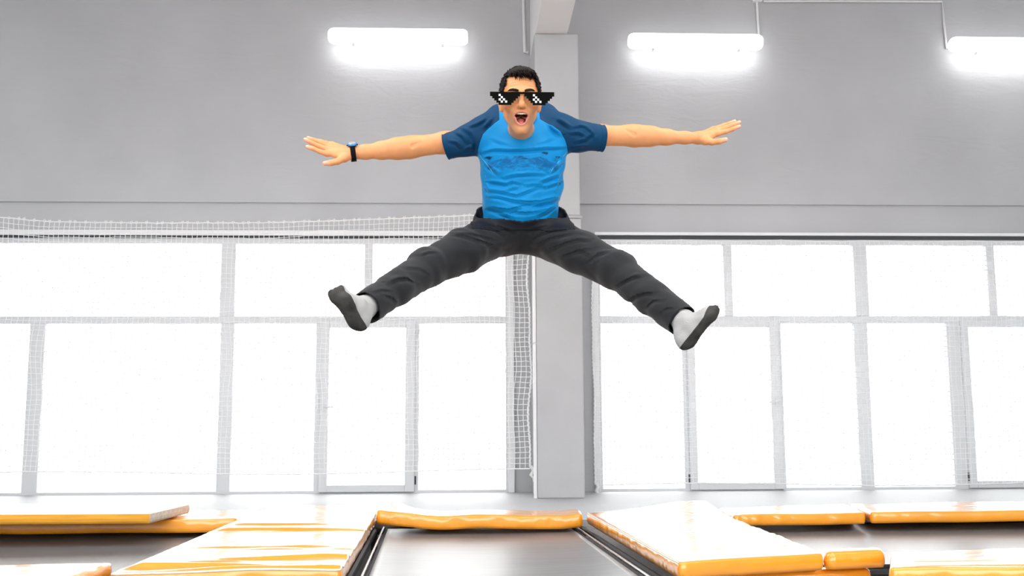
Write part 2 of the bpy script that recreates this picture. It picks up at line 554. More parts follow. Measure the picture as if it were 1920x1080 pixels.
def pad(name, label, cat, quad, thick, m, group=None, nu=90, nv=140, hf=None, pleats=0.0022, seam=None, rr=0.015, endmat=None, overhang=0.0, bulge=0.006):
    """quad: FL, FR, NR, NL world corners of the top"""
    FL, FR, NR, NL = [Vector(q) for q in quad]
    root = empty(name, (FL + FR + NR + NL) / 4 - Vector((0, 0, thick)))
    tag(root, label, cat, group)
    u = np.linspace(0, 1, nu)[:, None]
    v = np.linspace(0, 1, nv)[None, :]
    arr = lambda q: np.array(q)[None, None, :]
    lenu = (NR - NL).length
    lenv = (FL - NL).length
    iu, iv = rr / lenu, rr / lenv
    U = iu + (1 - 2 * iu) * u + 0 * v
    Vv = iv + (1 - 2 * iv) * v + 0 * u
    P = (arr(NL) * (1 - U[..., None]) * (1 - Vv[..., None]) + arr(NR) * U[..., None] * (1 - Vv[..., None]) +
         arr(FR) * U[..., None] * Vv[..., None] + arr(FL) * (1 - U[..., None]) * Vv[..., None])
    edge = np.minimum(np.minimum(U, 1 - U) * lenu, np.minimum(Vv, 1 - Vv) * lenv)
    h = bulge * np.clip(edge / 0.12, 0, 1) ** 0.5
    if hf is not None:
        h = h + hf(U, Vv, U * lenu, Vv * lenv)
    P[..., 2] += h
    vs = P.reshape(-1, 3).tolist()
    I = lambda i, j: i * nv + j
    fs = [(I(i, j), I(i + 1, j), I(i + 1, j + 1), I(i, j + 1)) for i in range(nu - 1) for j in range(nv - 1)]
    loop = [(i, 0) for i in range(nu)] + [(nu - 1, j) for j in range(1, nv)] + [(i, nv - 1) for i in range(nu - 2, -1, -1)] + [(0, j) for j in range(nv - 2, 0, -1)]
    cen = (FL + FR + NR + NL) / 4
    k = len(loop)
    pts = [Vector(P[i, j]) for i, j in loop]
    nrm = []
    for q in range(k):
        t = pts[(q + 1) % k] - pts[q - 1]
        n = Vector((t.y, -t.x, 0)).normalized()
        nrm.append(n)
    prev = [I(i, j) for i, j in loop]
    rows = [(math.sin(a) * rr, (1 - math.cos(a)) * rr * 0.9) for a in (0.5, 1.0, 1.57)]
    rows += [(rr + 0.004, thick * 0.5), (rr + 0.002, thick * 0.8), (rr - 0.006, thick)]
    s = 0.0
    ss = []
    for q in range(k):
        ss.append(s)
        s += (pts[(q + 1) % k] - pts[q]).length
    rp = random.Random(sum(map(ord, label)))
    ph = [rp.random() * 6 for _ in range(4)]
    edge_pts = []
    for ri, (o_, d) in enumerate(rows):
        base = len(vs)
        for q in range(k):
            w_ = pleats * (0.5 * math.sin(ss[q] * 61 + ph[0] + 5 * math.sin(ss[q] * 5)) + 0.7 * math.sin(ss[q] * 27 + ph[1] + 3 * math.sin(ss[q] * 3.1)) + 0.6 * math.sin(ss[q] * 19 + ph[2])) * (ri / 5.0 if ri < 3 else 0.8)
            if ri == 5: w_ *= 0.3
            p = pts[q] + nrm[q] * (o_ + w_)
            zz = pts[q].z - d - (0 if ri < 5 else 0)
            vs.append((p.x, p.y, zz))
            if ri == 1: edge_pts.append((p.x, p.y, zz))
        cur = [base + q for q in range(k)]
        for q in range(k):
            q2 = (q + 1) % k
            fs.append((prev[q], prev[q2], cur[q2], cur[q]))
        prev = cur
    fs.append(tuple(prev))
    me = MB()
    me.v, me.f = [tuple(a) for a in vs], fs
    o = me.build('cover', m, root, smooth=True)
    if endmat:
        o.data.materials.append(endmat[0])
        if len(endmat) > 1: o.data.materials.append(endmat[1])
        for p in o.data.polygons:
            n = p.normal
            if n.z < 0.6 and n.y < -0.75: p.material_index = 1
            elif len(endmat) > 1 and n.z < 0.6 and n.x > 0.55: p.material_index = 2
        o.data.polygons.foreach_set('use_smooth', [False] * len(o.data.polygons))
    if seam:
        a, b = seam
        n_ = int(k)
        sp = [edge_pts[q] for q in range(k) if a <= q / k <= b]
        if len(sp) > 2:
            MB().tube([(x, y, z + 0.001) for x, y, z in sp], 0.0055, 6).build('seam', MAT['seam'], root, smooth=True)
    return root


def folds(seed, n, lenu, lenv, amp=0.012, wmin=0.012, wmax=0.03, slant=0.06, extra=()):
    rg = random.Random(seed)
    L = []
    for i in range(n):
        L.append((rg.uniform(0.03, 0.97) * lenv, rg.uniform(0.4, 1.0) * amp, rg.uniform(wmin, wmax), rg.uniform(-slant, slant),
                  rg.uniform(0, 1) * lenu, rg.uniform(0.12, 0.5) * lenu, rg.uniform(0, 6.28), rg.uniform(0.01, 0.035)))
    for e in extra:
        L.append(e)
    ph = [rg.uniform(0, 6.28) for _ in range(10)]

    def hf(U, V, s, t):
        h = 0.004 * np.sin(s * 5 + ph[0]) * np.sin(t * 3.3 + ph[1]) + 0.0025 * np.sin(s * 3 + t * 14 + ph[2]) + 0.0012 * np.sin(t * 41 + 2 * np.sin(s * 4) + ph[3])
        for (t0, A, w_, sl, s0, sw, p, c) in L:
            d = t - (t0 + sl * (s - s0) + c * np.sin(s * 6 + p))
            win = np.exp(-((s - s0) / sw) ** 4)
            h = h + A * win * np.where(d > 0, np.exp(-(d / (w_ * 2.2)) ** 2), np.exp(-(d / w_) ** 2))
        return h * np.clip(np.minimum(U, 1 - U * .6) / 0.10, 0.12, 1)
    return hf


G = 'orange padding mats around the trampolines'
qA = [gp(508, 948, ZP), gp(714, 948, ZP), gp(640, 1068, ZP), gp(205, 1076, ZP)]
la, lb_ = (qA[2] - qA[3]).length, (qA[0] - qA[3]).length
exA = [((gp(500, 998, ZP).y - qA[3].y), 0.020, 0.028, 0.0, la * 0.5, la * 0.60, 0.5, 0.05),
       ((gp(500, 1052, ZP).y - qA[3].y), 0.018, 0.024, -0.05, la * 0.75, la * 0.4, 2.0, 0.06),
       ((gp(500, 1030, ZP).y - qA[3].y), 0.010, 0.020, 0.05, la * 0.5, la * 0.4, 1.0, 0.02),
       ((gp(500, 986, ZP).y - qA[3].y), 0.013, 0.025, -0.03, la * 0.4, la * 0.4, 3.0, 0.02),
       (0.12, 0.022, 0.03, 0.16, la * 0.25, la * 0.4, 1.5, 0.02),
       (0.04, 0.018, 0.02, 0.02, la * 0.75, la * 0.4, 0.5, 0.01)]
pad('padding_mat', 'long glossy wrinkled mat with orange creases between the left and middle trampolines', 'mat', qA, 0.079, MAT['vinyl'], G,
    hf=folds(4, 14, la, lb_, amp=0.008, extra=exA), seam=(0.0, 0.62), nv=320, nu=70)
qB = [gp(1100, 962, ZP), gp(1326, 951, ZP), gp(1542, 1037, ZP), gp(1274, 1056, ZP)]
lB, lB2 = (qB[2] - qB[3]).length, (qB[0] - qB[3]).length
fB = folds(9, 9, lB, lB2, amp=0.005, wmax=0.022)
def hB(U, V, s, t):
    return fB(U, V, s, t) + 0.055 * np.exp(-((U - 0.85) / 0.45) ** 2) * np.clip((V - 0.72) / 0.28, 0, 1) ** 1.5
pad('padding_mat', 'long glossy white-shining mat with one bulging far corner, between the middle and right trampolines', 'mat', qB, 0.079, MAT['vinyl'], G,
    hf=hB, seam=(0.55, 1.0), nv=260, nu=70)
qH = [gp(1548, 1030, ZP), gp(1652, 1026, ZP), gp(1656, 1032, ZP), gp(1546, 1037, ZP)]
pad('padding_mat', 'narrow orange roll of padding beside the near corner of the white-shining long mat', 'mat', qH, 0.085, MAT['vinyl'], G, nu=40, nv=16, rr=0.03)
qJ = [gp(1672, 1035, ZP), gp(2100, 1026, ZP), gp(2200, 1062, ZP), gp(1668, 1066, ZP)]
pad('padding_mat', 'shining white-topped mat lying in the bottom right corner of the photo', 'mat', qJ, 0.085, MAT['vinyl'], G,
    hf=folds(12, 8, 1.5, 0.6, amp=0.006), nu=120, nv=60)
ZI = -0.014
nI0, nI1 = gp(1300, 1077, ZI), gp(1636, 1067, ZI)
qI = [nI0 + Vector((0, 0.12, 0)), nI1 + Vector((0, 0.12, 0)), nI1, nI0]
pad('padding_mat', 'orange mat at the bottom edge of the photo, under the white-shining long mat', 'mat', qI, 0.12, MAT['vinyl'], G, nu=80, nv=12, pleats=0.006, rr=0.03)
# far cross mats
qD = [gp(716, 958, ZP), gp(1084, 956, ZP), gp(1092, 965, ZP), gp(706, 969, ZP)]
lD = (qD[2] - qD[3]).length
fD = folds(21, 5, lD, 0.6, amp=0.006)
def hD(U, V, s, t):
    h = fD(U, V, s, t) + 0.012 * np.sin(s * 9) * np.exp(-((U - 0.25) / 0.2) ** 2)
    h = h + 0.10 * np.clip((0.22 - U) / 0.22, 0, 1) ** 1.3 * (0.45 + 0.75 * V * np.exp(-((U - 0.07) / 0.07) ** 2))
    return h + 0.012 * np.clip((U - 0.9) / 0.1, 0, 1)
pad('padding_mat', 'crumpled orange cross mat at the far end of the middle trampoline, left end curled up', 'mat', qD, 0.095, MAT['vinyl'], G,
    hf=hD, nu=160, nv=50, pleats=0.005, rr=0.018)
qE = [gp(-160, 962, ZP), gp(480, 957, ZP), gp(443, 973, ZP), gp(-200, 979, ZP)]
pad('padding_mat', 'orange cross mat at the far end of the left trampoline, under the flat board', 'mat', qE, 0.09, MAT['vinyl'], G,
    hf=folds(31, 6, 3.5, 0.7, amp=0.003), nu=160, nv=40)
qC = [gp(1346, 954, ZP), gp(1586, 945, ZP), gp(1622, 961, ZP), gp(1376, 967, ZP)]
pad('padding_mat', 'orange cross mat at the far end of the right trampoline, meeting the bulging mat', 'mat', qC, 0.079, MAT['vinyl'], G,
    hf=folds(33, 6, 1.6, 0.7, amp=0.006), nu=120, nv=40, pleats=0.005)
qC2 = [gp(1594, 945, ZP), gp(2100, 938, ZP), gp(2160, 955, ZP), gp(1633, 961, ZP)]
pad('padding_mat', 'orange cross mat farthest right at the far end of the right trampoline', 'mat', qC2, 0.079, MAT['vinyl'], G,
    hf=folds(35, 6, 2.6, 0.7, amp=0.004), nu=120, nv=40)
qG = [gp(-190, 1061, ZP), gp(212, 1056, ZP), gp(40, 1115, ZP), gp(-420, 1120, ZP)]
pad('padding_mat', 'shining mat in the bottom left corner of the photo, before the left trampoline', 'mat', qG, 0.085, MAT['vinyl'], G,
    hf=folds(37, 8, 2.0, 0.9, amp=0.004), nu=90, nv=60)
ZF = ZP + 0.075
qF = [gp(-160, 942.5, ZF), gp(355, 946, ZF), gp(281, 963, ZF), gp(-200, 966, ZF)]
pad('foam_board', 'flat white-topped board with a mustard front edge, lying on the left cross mat', 'board', qF, 0.062, MAT['boardtop'], None,
    nu=60, nv=20, pleats=0.0, rr=0.004, endmat=(MAT['mustard'], MAT['boardend']), bulge=0.0)

# ------------------------------------------------------------------ trampolines
ZBED = -0.045
def trampoline(x0n, x0f, x1n, x1f, yn, yf, label):
    root = empty('trampoline', ((x0n + x1n) / 2, (yn + yf) / 2, -0.85))
    tag(root, label, 'trampoline', 'trampolines set in the floor')
    nu, nv = 30, 60
    vs, fs = [], []
    for i in range(nu):
        for j in range(nv):
            u_, v_ = i / (nu - 1), j / (nv - 1)
            x = (x0n * (1 - v_) + x0f * v_) * (1 - u_) + (x1n * (1 - v_) + x1f * v_) * u_
            sag = 0.03 * (math.sin(math.pi * u_) * math.sin(math.pi * v_)) ** 0.7
            vs.append((x, yn + (yf - yn) * v_, ZBED - sag))
    I = lambda i, j: i * nv + j
    fs = [(I(i, j), I(i + 1, j), I(i + 1, j + 1), I(i, j + 1)) for i in range(nu - 1) for j in range(nv - 1)]
    b = MB().add(vs, fs).build('jumping_bed', MAT['bed'], root, smooth=True)
    so = b.modifiers.new('thick', 'SOLIDIFY'); so.thickness = 0.006
    e = 0.03
    hem = MB()
    cs = [(x0n, yn), (x1n, yn), (x1f, yf), (x0f, yf)]
    for i in range(4):
        (xa, ya), (xb, yb) = cs[i], cs[(i + 1) % 4]
        hem.tube([(xa, ya, ZBED), (xb, yb, ZBED)], 0.012, 6)
    hem.build('hem', MAT['strap'], root)
    fr = MB()
    o_ = 0.10
    fcs = [(x0n - o_, yn - o_), (x1n + o_, yn - o_), (x1f + o_, yf + o_), (x0f - o_, yf + o_)]
    for i in range(4):
        (xa, ya), (xb, yb) = fcs[i], fcs[(i + 1) % 4]
        fr.tube([(xa, ya, -0.068), (xb, yb, -0.068)], 0.024, 8)
    fr.build('frame', MAT['blackframe'], root)
    # bright steel edge rails along the long sides
    for (xa, xb, sg) in ((x0n, x0f, 1), (x1n, x1f, -1)):
        MB().tube([(xa - sg * 0.022, yn, ZBED + 0.012), (xb - sg * 0.022, yf, ZBED + 0.012)], 0.0085, 8).build('side_rail', MAT['steel'], root, smooth=True)
    for (xa, ya) in fcs:
        MB().tube([(xa, ya, -0.85), (xa, ya, -0.05)], 0.024, 8).build('leg', MAT['blackframe'], root)
    # springs along the far edge, where the gap under the mat lets them show
    n = 26
    for k in range(n):
        u_ = (k + 0.5) / n
        x = x0f + (x1f - x0f) * u_
        MB().tube([(x, yf, ZBED), (x, yf + 0.085, -0.055)], 0.007, 5).build('spring', MAT['blackframe'], root)
    return root

yD = gp(900, 991, ZBED).y
rA_n, rA_f = gp(640, 1068, ZP), gp(716, 972, ZP)
def lineX(p, q, y): return p.x + (q.x - p.x) * (y - p.y) / (q.y - p.y)
yn = 2.4
L2n, L2f = lineX(qA[2], qA[1], yn) + 0.075, lineX(qA[2], qA[1], yD) + 0.075
R2n, R2f = lineX(qB[3], qB[0], yn) - 0.085, lineX(qB[3], qB[0], yD) - 0.085
trampoline(L2n, L2f, R2n, R2f, yn, yD, 'dark grey trampoline bed directly below the jumping person, between the two long mats')
yE = gp(200, 1001, ZBED).y
yG = gp(100, 1064, ZP).y - 0.25
trampoline(-5.6, -5.6, lineX(qA[3], qA[0], yG) + 0.25, lineX(qA[3], qA[0], yE) + 0.25, yG, yE, 'grey trampoline bed at the left, behind the mat in the bottom left corner')
yC = gp(1500, 984, ZBED).y
yJ = 5.62
trampoline(lineX(qB[2], qB[1], yJ) - 0.0, lineX(qB[2], qB[1], yC) - 0.0, 6.5, 6.5, yJ, yC, 'grey trampoline bed at the right, behind the orange roll of padding')


# ------------------------------------------------------------------ distance-field modelling kit for the figure
def v3(p): return np.array(tuple(p), float)

def cap(p, a, b, ra, rb):
    a, b = v3(a), v3(b)
    ab = b - a
    t = np.clip(((p - a) @ ab) / (ab @ ab), 0, 1)
    return np.linalg.norm(p - a - t[:, None] * ab, axis=1) - (ra + (rb - ra) * t)

def chain(p, pts, rs, k=0.0):
    d = None
    for i in range(len(pts) - 1):
        q = cap(p, pts[i], pts[i + 1], rs[i], rs[i + 1])
        d = q if d is None else (smin(d, q, k) if k else np.minimum(d, q))
    return d

def ell(p, c, r):
    q = p - v3(c)
    r = np.array(r)
    k0 = np.linalg.norm(q / r, axis=1) + 1e-9
    k1 = np.linalg.norm(q / (r * r), axis=1) + 1e-9
    return k0 * (k0 - 1) / k1

def sph(p, c, r): return np.linalg.norm(p - v3(c), axis=1) - r

def smin(a, b, k):
    h = np.maximum(k - np.abs(a - b), 0) / k
    return np.minimum(a, b) - h * h * k * 0.25

def smax(a, b, k): return -smin(-a, -b, k)

def squash(p, c, ax, s):
    """squeeze space about c along unit axis ax by 1/s (s<1 makes things thinner along ax)"""
    c, ax = v3(c), v3(ax)
    ax = ax / np.linalg.norm(ax)
    t = (p - c) @ ax
    return p + (t * (1.0 / s - 1.0))[:, None] * ax

def fold_disp(p, folds_, yw=0.25):
    """sum of cloth ridges; every fold is (points, amplitude, width); a groove follows under each ridge"""
    out = np.zeros(len(p))
    sc = np.array([1, yw, 1])
    for pts, A, w_ in folds_:
        P3 = np.array([tuple(q) for q in pts])
        lo, hi = P3.min(0) - 0.05, P3.max(0) + 0.05
        lo[1] -= 0.08; hi[1] += 0.08
        m = np.all((p > lo) & (p < hi), axis=1)
        if not m.any(): continue
        q = p[m] * sc
        best = np.full(len(q), 9.0); sg = np.zeros(len(q)); fade = np.zeros(len(q))
        n = len(P3) - 1
        for i in range(n):
            a, b = P3[i] * sc, P3[i + 1] * sc
            ab = b - a
            t = np.clip(((q - a) @ ab) / (ab @ ab), 0, 1)
            dv = q - a - t[:, None] * ab
            d = np.linalg.norm(dv, axis=1)
            m2 = d < best
            best[m2] = d[m2]; sg[m2] = dv[m2, 2]
            g = (i + t) / n
            fade[m2] = (np.sin(np.pi * np.clip(g * 0.94 + 0.03, 0, 1)) ** 0.6)[m2]
        sd = np.where(sg > 0, best, -best)
        ridge = np.exp(-((sd - 0.15 * w_) / w_) ** 2) - 0.75 * np.exp(-((sd + 1.55 * w_) / (0.8 * w_)) ** 2)
        out[m] += A * ridge * fade
    return out


def net_mesh(fn, lo, hi, h, bound=0.03):
    """surface nets over a sparse block grid. returns verts, quads"""
    lo, hi = np.array(lo, float), np.array(hi, float)
    B = 8
    nb = np.ceil((hi - lo) / (h * B)).astype(int)
    gi = np.stack(np.meshgrid(*[np.arange(n) for n in nb], indexing='ij'), -1).reshape(-1, 3)
    cen = lo + (gi + 0.5) * B * h
    keep = np.zeros(len(cen), bool)
    R = B * h * 0.87 + bound
    for s in range(0, len(cen), 200000):
        keep[s:s + 200000] = np.abs(fn(cen[s:s + 200000])) < R
    gi = gi[keep]
    n = nb * B + 2
    loc = np.stack(np.meshgrid(*[np.arange(B + 1)] * 3, indexing='ij'), -1).reshape(-1, 3)
    ids, pos, ex = [], [], [[], [], []]
    step = 300
    for s in range(0, len(gi), step):
        g = gi[s:s + step]
        idx = g[:, None, :] * B + loc[None]
        pts = lo + idx * h
        D = fn(pts.reshape(-1, 3)).reshape(len(g), B + 1, B + 1, B + 1)
        D = np.where(np.abs(D) < 1e-9, 1e-9, D)
        corners = {}
        for a in (0, 1):
            for b in (0, 1):
                for c in (0, 1):
                    corners[(a, b, c)] = D[:, a:a + B, b:b + B, c:c + B]
        neg = sum((corners[k] < 0).astype(int) for k in corners)
        act = (neg > 0) & (neg < 8)
        w = np.where(act)
        if len(w[0]) == 0: continue
        acc = np.zeros((len(w[0]), 3)); cnt = np.zeros(len(w[0]))
        cv = {k: corners[k][w] for k in corners}
        for ax in range(3):
            for o1 in (0, 1):
                for o2 in (0, 1):
                    k0 = [0, 0, 0]; oth = [q for q in range(3) if q != ax]
                    k0[oth[0]] = o1; k0[oth[1]] = o2
                    k1 = list(k0); k1[ax] = 1
                    a, b = cv[tuple(k0)], cv[tuple(k1)]
                    m = (a < 0) != (b < 0)
                    t = np.where(m, a / np.where(m, a - b, 1), 0)
                    q = np.tile(np.array(k0, float), (len(a), 1)); q[:, ax] = t
                    acc += q * m[:, None]; cnt += m
        cell = g[w[0]] * B + np.stack(w[1:], -1)
        gid = (cell[:, 0] * n[1] + cell[:, 1]) * n[2] + cell[:, 2]
        ids.append(gid); pos.append(lo + (cell + acc / cnt[:, None]) * h)
        for ax in range(3):
            k1 = [0, 0, 0]; k1[ax] = 1
            a, b = cv[(0, 0, 0)], cv[tuple(k1)]
            m = (a < 0) != (b < 0)
            ex[ax].append(np.stack([gid[m], (a[m] < 0).astype(int)], -1))
    ids = np.concatenate(ids); pos = np.concatenate(pos)
    o = np.argsort(ids); ids = ids[o]; pos = pos[o]
    strides = [n[1] * n[2], n[2], 1]
    quads = []
    for ax in range(3):
        e = np.concatenate(ex[ax])
        o1, o2 = [strides[(ax + 1) % 3], strides[(ax + 2) % 3]]
        q = np.stack([e[:, 0], e[:, 0] - o1, e[:, 0] - o1 - o2, e[:, 0] - o2], -1)
        k = np.searchsorted(ids, q)
        k = np.clip(k, 0, len(ids) - 1)
        ok = np.all(ids[k] == q, axis=1)
        k = k[ok]; flip = e[ok, 1] == 0
        k[flip] = k[flip][:, ::-1]
        quads.append(k)
    return pos, np.concatenate(quads)


def relax(V, Q, it=2, lam=0.5, fixed=None):
    n = len(V)
    e = np.concatenate([Q[:, [0, 1]], Q[:, [1, 2]], Q[:, [2, 3]], Q[:, [3, 0]]])
    e = np.concatenate([e, e[:, ::-1]])
    cnt = np.bincount(e[:, 0], minlength=n).astype(float)
    cnt[cnt == 0] = 1
    for _ in range(it):
        for l in (lam, -lam * 1.04):
            A = np.stack([np.bincount(e[:, 0], weights=V[e[:, 1], k], minlength=n) for k in range(3)], -1) / cnt[:, None]
            D = A - V
            if fixed is not None: D[fixed] = 0
            V = V + l * D
    return V


def mesh_obj(name, V, Q, m, parent=None, smooth=True):
    me = bpy.data.meshes.new(name)
    used, inv = np.unique(Q, return_inverse=True)
    V = V[used]; Q = inv.reshape(Q.shape)
    me.vertices.add(len(V)); me.vertices.foreach_set('co', V.astype(np.float32).ravel())
    me.loops.add(Q.size); me.loops.foreach_set('vertex_index', Q.astype(np.int32).ravel())
    me.polygons.add(len(Q))
    me.polygons.foreach_set('loop_start', np.arange(0, Q.size, 4, dtype=np.int32))
    me.polygons.foreach_set('loop_total', np.full(len(Q), 4, dtype=np.int32))
    me.update(calc_edges=True)
    me.validate()
    if smooth: me.polygons.foreach_set('use_smooth', [True] * len(me.polygons))
    o = bpy.data.objects.new(name, me)
    COL.objects.link(o)
    me.materials.append(m)
    if parent: setparent(o, parent)
    return o


def split(V, Q, g, snap=0.0016):
    """split a quad mesh along g=0; border vertices are slid onto the line"""
    gv = g(V)
    gq = gv[Q].mean(1)
    side = gq > 0
    A, B_ = Q[side], Q[~side]
    on = np.intersect1d(np.unique(A), np.unique(B_))
    P = V[on]
    for _ in range(2):
        g0 = g(P)
        e = 1e-4
        gr = np.stack([(g(P + np.eye(3)[k] * e) - g0) / e for k in range(3)], -1)
        stp = -g0[:, None] * gr / (np.sum(gr * gr, 1)[:, None] + 1e-6)
        L = np.linalg.norm(stp, axis=1)[:, None]
        P = P + stp * np.minimum(1, 0.0025 / (L + 1e-9))
    V = V.copy(); V[on] = P
    return V, A, B_

# ------------------------------------------------------------------ the jumping man
DY = -0.15
def P(px, py, Y): return at(px, py, Y + DY)

HO = P(975.6, 191.2, 3.73)
HA = math.radians(14)
HX = np.array([1, 0, 0.0]); HYb = np.array([0, math.cos(HA), math.sin(HA)]); HZ = np.array([0, -math.sin(HA), math.cos(HA)])
HR = np.stack([HX, HYb, HZ], 1)          # local -> world columns
def h2w(q): return Vector(v3(HO) + HR @ np.array(q, float))
def w2h(p): return (p - v3(HO)) @ HR

# ---- skeleton of arms and hands (left = left in the photo)
SHL, ELL, WRL = P(903, 258, 3.98), P(768, 277, 4.04), P(664, 287, 4.02)
SHR, ELR, WRR = P(1060, 253, 3.98), P(1192, 255.5, 4.04), P(1308, 259, 4.02)
fingersL = {
    'index': [(613, 288, 3.99), (600, 284.5, 3.985), (588, 279, 3.985), (576, 275.5, 3.985)],
    'middle': [(613, 280, 4.01), (597, 273.5, 4.01), (584, 267.5, 4.01), (572, 261.5, 4.01)],
    'ring': [(617, 275, 4.035), (603, 269, 4.035), (590, 263, 4.03), (578, 258.5, 4.03)],
    'pinky': [(623, 271, 4.055), (612, 268, 4.055), (602, 265, 4.055), (591, 262.5, 4.055)],
    'thumb': [(646, 296, 3.99), (633, 302.5, 3.97), (620, 305.5, 3.96), (609, 306.5, 3.955)]}
fingersR = {
    'index': [(1346, 250, 3.99), (1361, 246.5, 3.985), (1374, 242, 3.985), (1386, 237, 3.985)],
    'middle': [(1346, 245.5, 4.01), (1361, 239.5, 4.01), (1374, 234.5, 4.01), (1386.5, 229.5, 4.01)],
    'ring': [(1343, 243, 4.035), (1355, 237.5, 4.035), (1367, 232, 4.03), (1377.5, 227.5, 4.03)],
    'pinky': [(1338, 242, 4.055), (1349, 238, 4.055), (1358, 234, 4.055), (1366, 231.5, 4.055)],
    'thumb': [(1322, 263.5, 3.99), (1335, 266.5, 3.975), (1349, 265, 3.965), (1361, 262, 3.96)]}


def hand(p, F, wr, side):
    d = None
    rr = {'index': (.0105, .0092, .0084, .0072), 'middle': (.0105, .0094, .0086, .0073), 'ring': (.0102, .009, .0082, .007),
          'pinky': (.009, .0078, .0072, .0062), 'thumb': (.0150, .0122, .0112, .0088)}
    for k, L in F.items():
        pts = [P(*q) for q in L]
        f = chain(p, pts, rr[k], 0.004)
        d = f if d is None else smin(d, f, 0.0045)
    w = wr
    pal = None
    for k in ('index', 'middle', 'ring', 'pinky'):
        m = P(*F[k][0])
        a = w.lerp(m, 0.12) + Vector((0, (m.y - w.y) * 0.35, 0))
        q = cap(p, a, m, 0.0165, 0.0112)
        pal = q if pal is None else smin(pal, q, 0.018)
    th = P(*F['thumb'][0])
    q = cap(p, w.lerp(th, 0.25), th, 0.019, 0.0165)
    pal = smin(pal, q, 0.016)
    q = cap(p, th, P(*F['thumb'][0]).lerp(P(*F['index'][0]), 0.55), 0.012, 0.0085)
    pal = smin(pal, q, 0.012)
    # tendons over the back of the hand
    return smin(d, pal, 0.007)


def arm(p, sh, el, wr, side):
    d = chain(p, [sh, sh.lerp(el, 0.5), el, el.lerp(wr, 0.22), el.lerp(wr, 0.5), el.lerp(wr, 0.8), wr],
              [.036, .040, .0395, .0385, .032, .0255, .0225] if side == 'L' else [.036, .039, .0395, .036, .0285, .0215, .020], 0.02)
    d = smin(d, cap(p, el.lerp(wr, -0.12) + Vector((0, -0.012, 0.005)), el.lerp(wr, 0.28) + Vector((0, -0.014, 0.003)), 0.025, 0.021), 0.03)
    # crease of the inner elbow
    s = 1 if side == 'L' else -1
    cr = cap(p, el + Vector((s * 0.012, -0.0435, -0.006)), el + Vector((s * 0.042, -0.0425, 0.007)), 0.0035, 0.0025)
    d = d + .0032 * np.exp(-(np.maximum(cr, 0) / .0055) ** 2)
    return d


FX = 0.94
def head(p0):
    p = w2h(p0)
    pear = p.copy(); pear[:, 0] = np.abs(p[:, 0])
    p[:, 0] /= FX
    X = p[:, 0]
    pa = p.copy(); pa[:, 0] = np.abs(X)
    d = ell(p, (0, .020, .034), (.0725, .090, .082))
    d = smin(d, ell(p, (0, -.012, .012), (.0635, .077, .085)), 0.02)
    d = smin(d, ell(p, (0, -.024, -.055), (.046, .060, .056)), 0.022)
    d = smin(d, ell(p, (0, -.064, -.0985), (.019, .018, .018)), 0.016)
    d = smin(d, cap(pa, (.048, .004, -.046), (.013, -.058, -.1005), .013, .0125), 0.016)
    d = smin(d, sph(pa, (.044, -.050, -.012), .0215), 0.018)
    d = smin(d, cap(pa, (.0, -.084, .028), (.042, -.069, .030), .0105, .010), 0.012)
    d = smin(d, cap(p, (0, -.084, .018), (0, -.102, -.010), .0078, .0105), 0.010)
    d = smin(d, sph(p, (0, -.1065, -.0165), .0115), 0.008)
    d = smin(d, sph(pa, (.0125, -.0945, -.0205), .0082), 0.006)
    d = smax(d, -ell(pa, (.0062, -.1035, -.0285), (.0038, .006, .0045)), 0.003)
    # upper lip area and lips
    d = smin(d, ell(p, (0, -.070, -.040), (.030, .020, .016)), 0.012)
    # smile folds
    d = smax(d, -cap(pa, (.0225, -.0935, -.022), (.0345, -.080, -.052), .0028, .0022), 0.009)
    mouth = smin(ell(p, (0, -.085, -.0525), (.0225, .045, .0105)), ell(p, (0, -.085, -.0615), (.0165, .045, .0175)), 0.008)
    lip = np.abs(mouth) - 0.0
    ring = np.sqrt(np.maximum(mouth - 0.002, -0.001) ** 2 + np.minimum(0, 0) ** 2)
    base = d.copy()
    # lips: a rounded rim around the opening, standing a little proud of the face
    rim = np.sqrt((mouth - 0.0035) ** 2 + (d + 0.001) ** 2) - np.where(p[:, 2] < -.058, .0052, .0042)
    d = smin(d, rim, 0.005)
    cav = np.maximum(mouth, -(p[:, 1] + 0.045))           # mouth cavity, 4 cm deep
    d = smax(d, -np.maximum(mouth, p[:, 1] + 0.042) , 0.003)
    # eye sockets and lids
    d = smax(d, -ell(pa, (.031, -.092, .010), (.0175, .0125, .0115)), 0.008)
    d = smin(d, sph(pa, (.0305, -.0665, .0075), .0128), 0.003)
    # forehead wrinkles
    for z_, a_ in ((.050, .0016), (.060, .0016), (.071, .0012)):
        zz = p[:, 2] - z_ - 0.004 * np.cos(X * 60)
        d = d + a_ * np.exp(-(zz / .0018) ** 2) * (np.abs(X) < .045) * (p[:, 1] < -.03)
    # ears
    pe = pear - np.array([.0685, .012, -.002])
    a = math.radians(22)
    ex_ = pe[:, 0] * math.cos(a) - pe[:, 1] * math.sin(a)
    ey_ = pe[:, 0] * math.sin(a) + pe[:, 1] * math.cos(a)
    pe = np.stack([ex_, ey_, pe[:, 2]], -1)
    ear = ell(pe, (0, .004, .004), (.0065, .0165, .028))
    ear = smin(ear, ell(pe, (0, -.002, -.022), (.0058, .009, .0115)), 0.008)
    ear = smax(ear, -ell(pe, (.006, .003, .006), (.006, .0105, .018)), 0.004)
    d = smin(d, ear, 0.006)
    return d


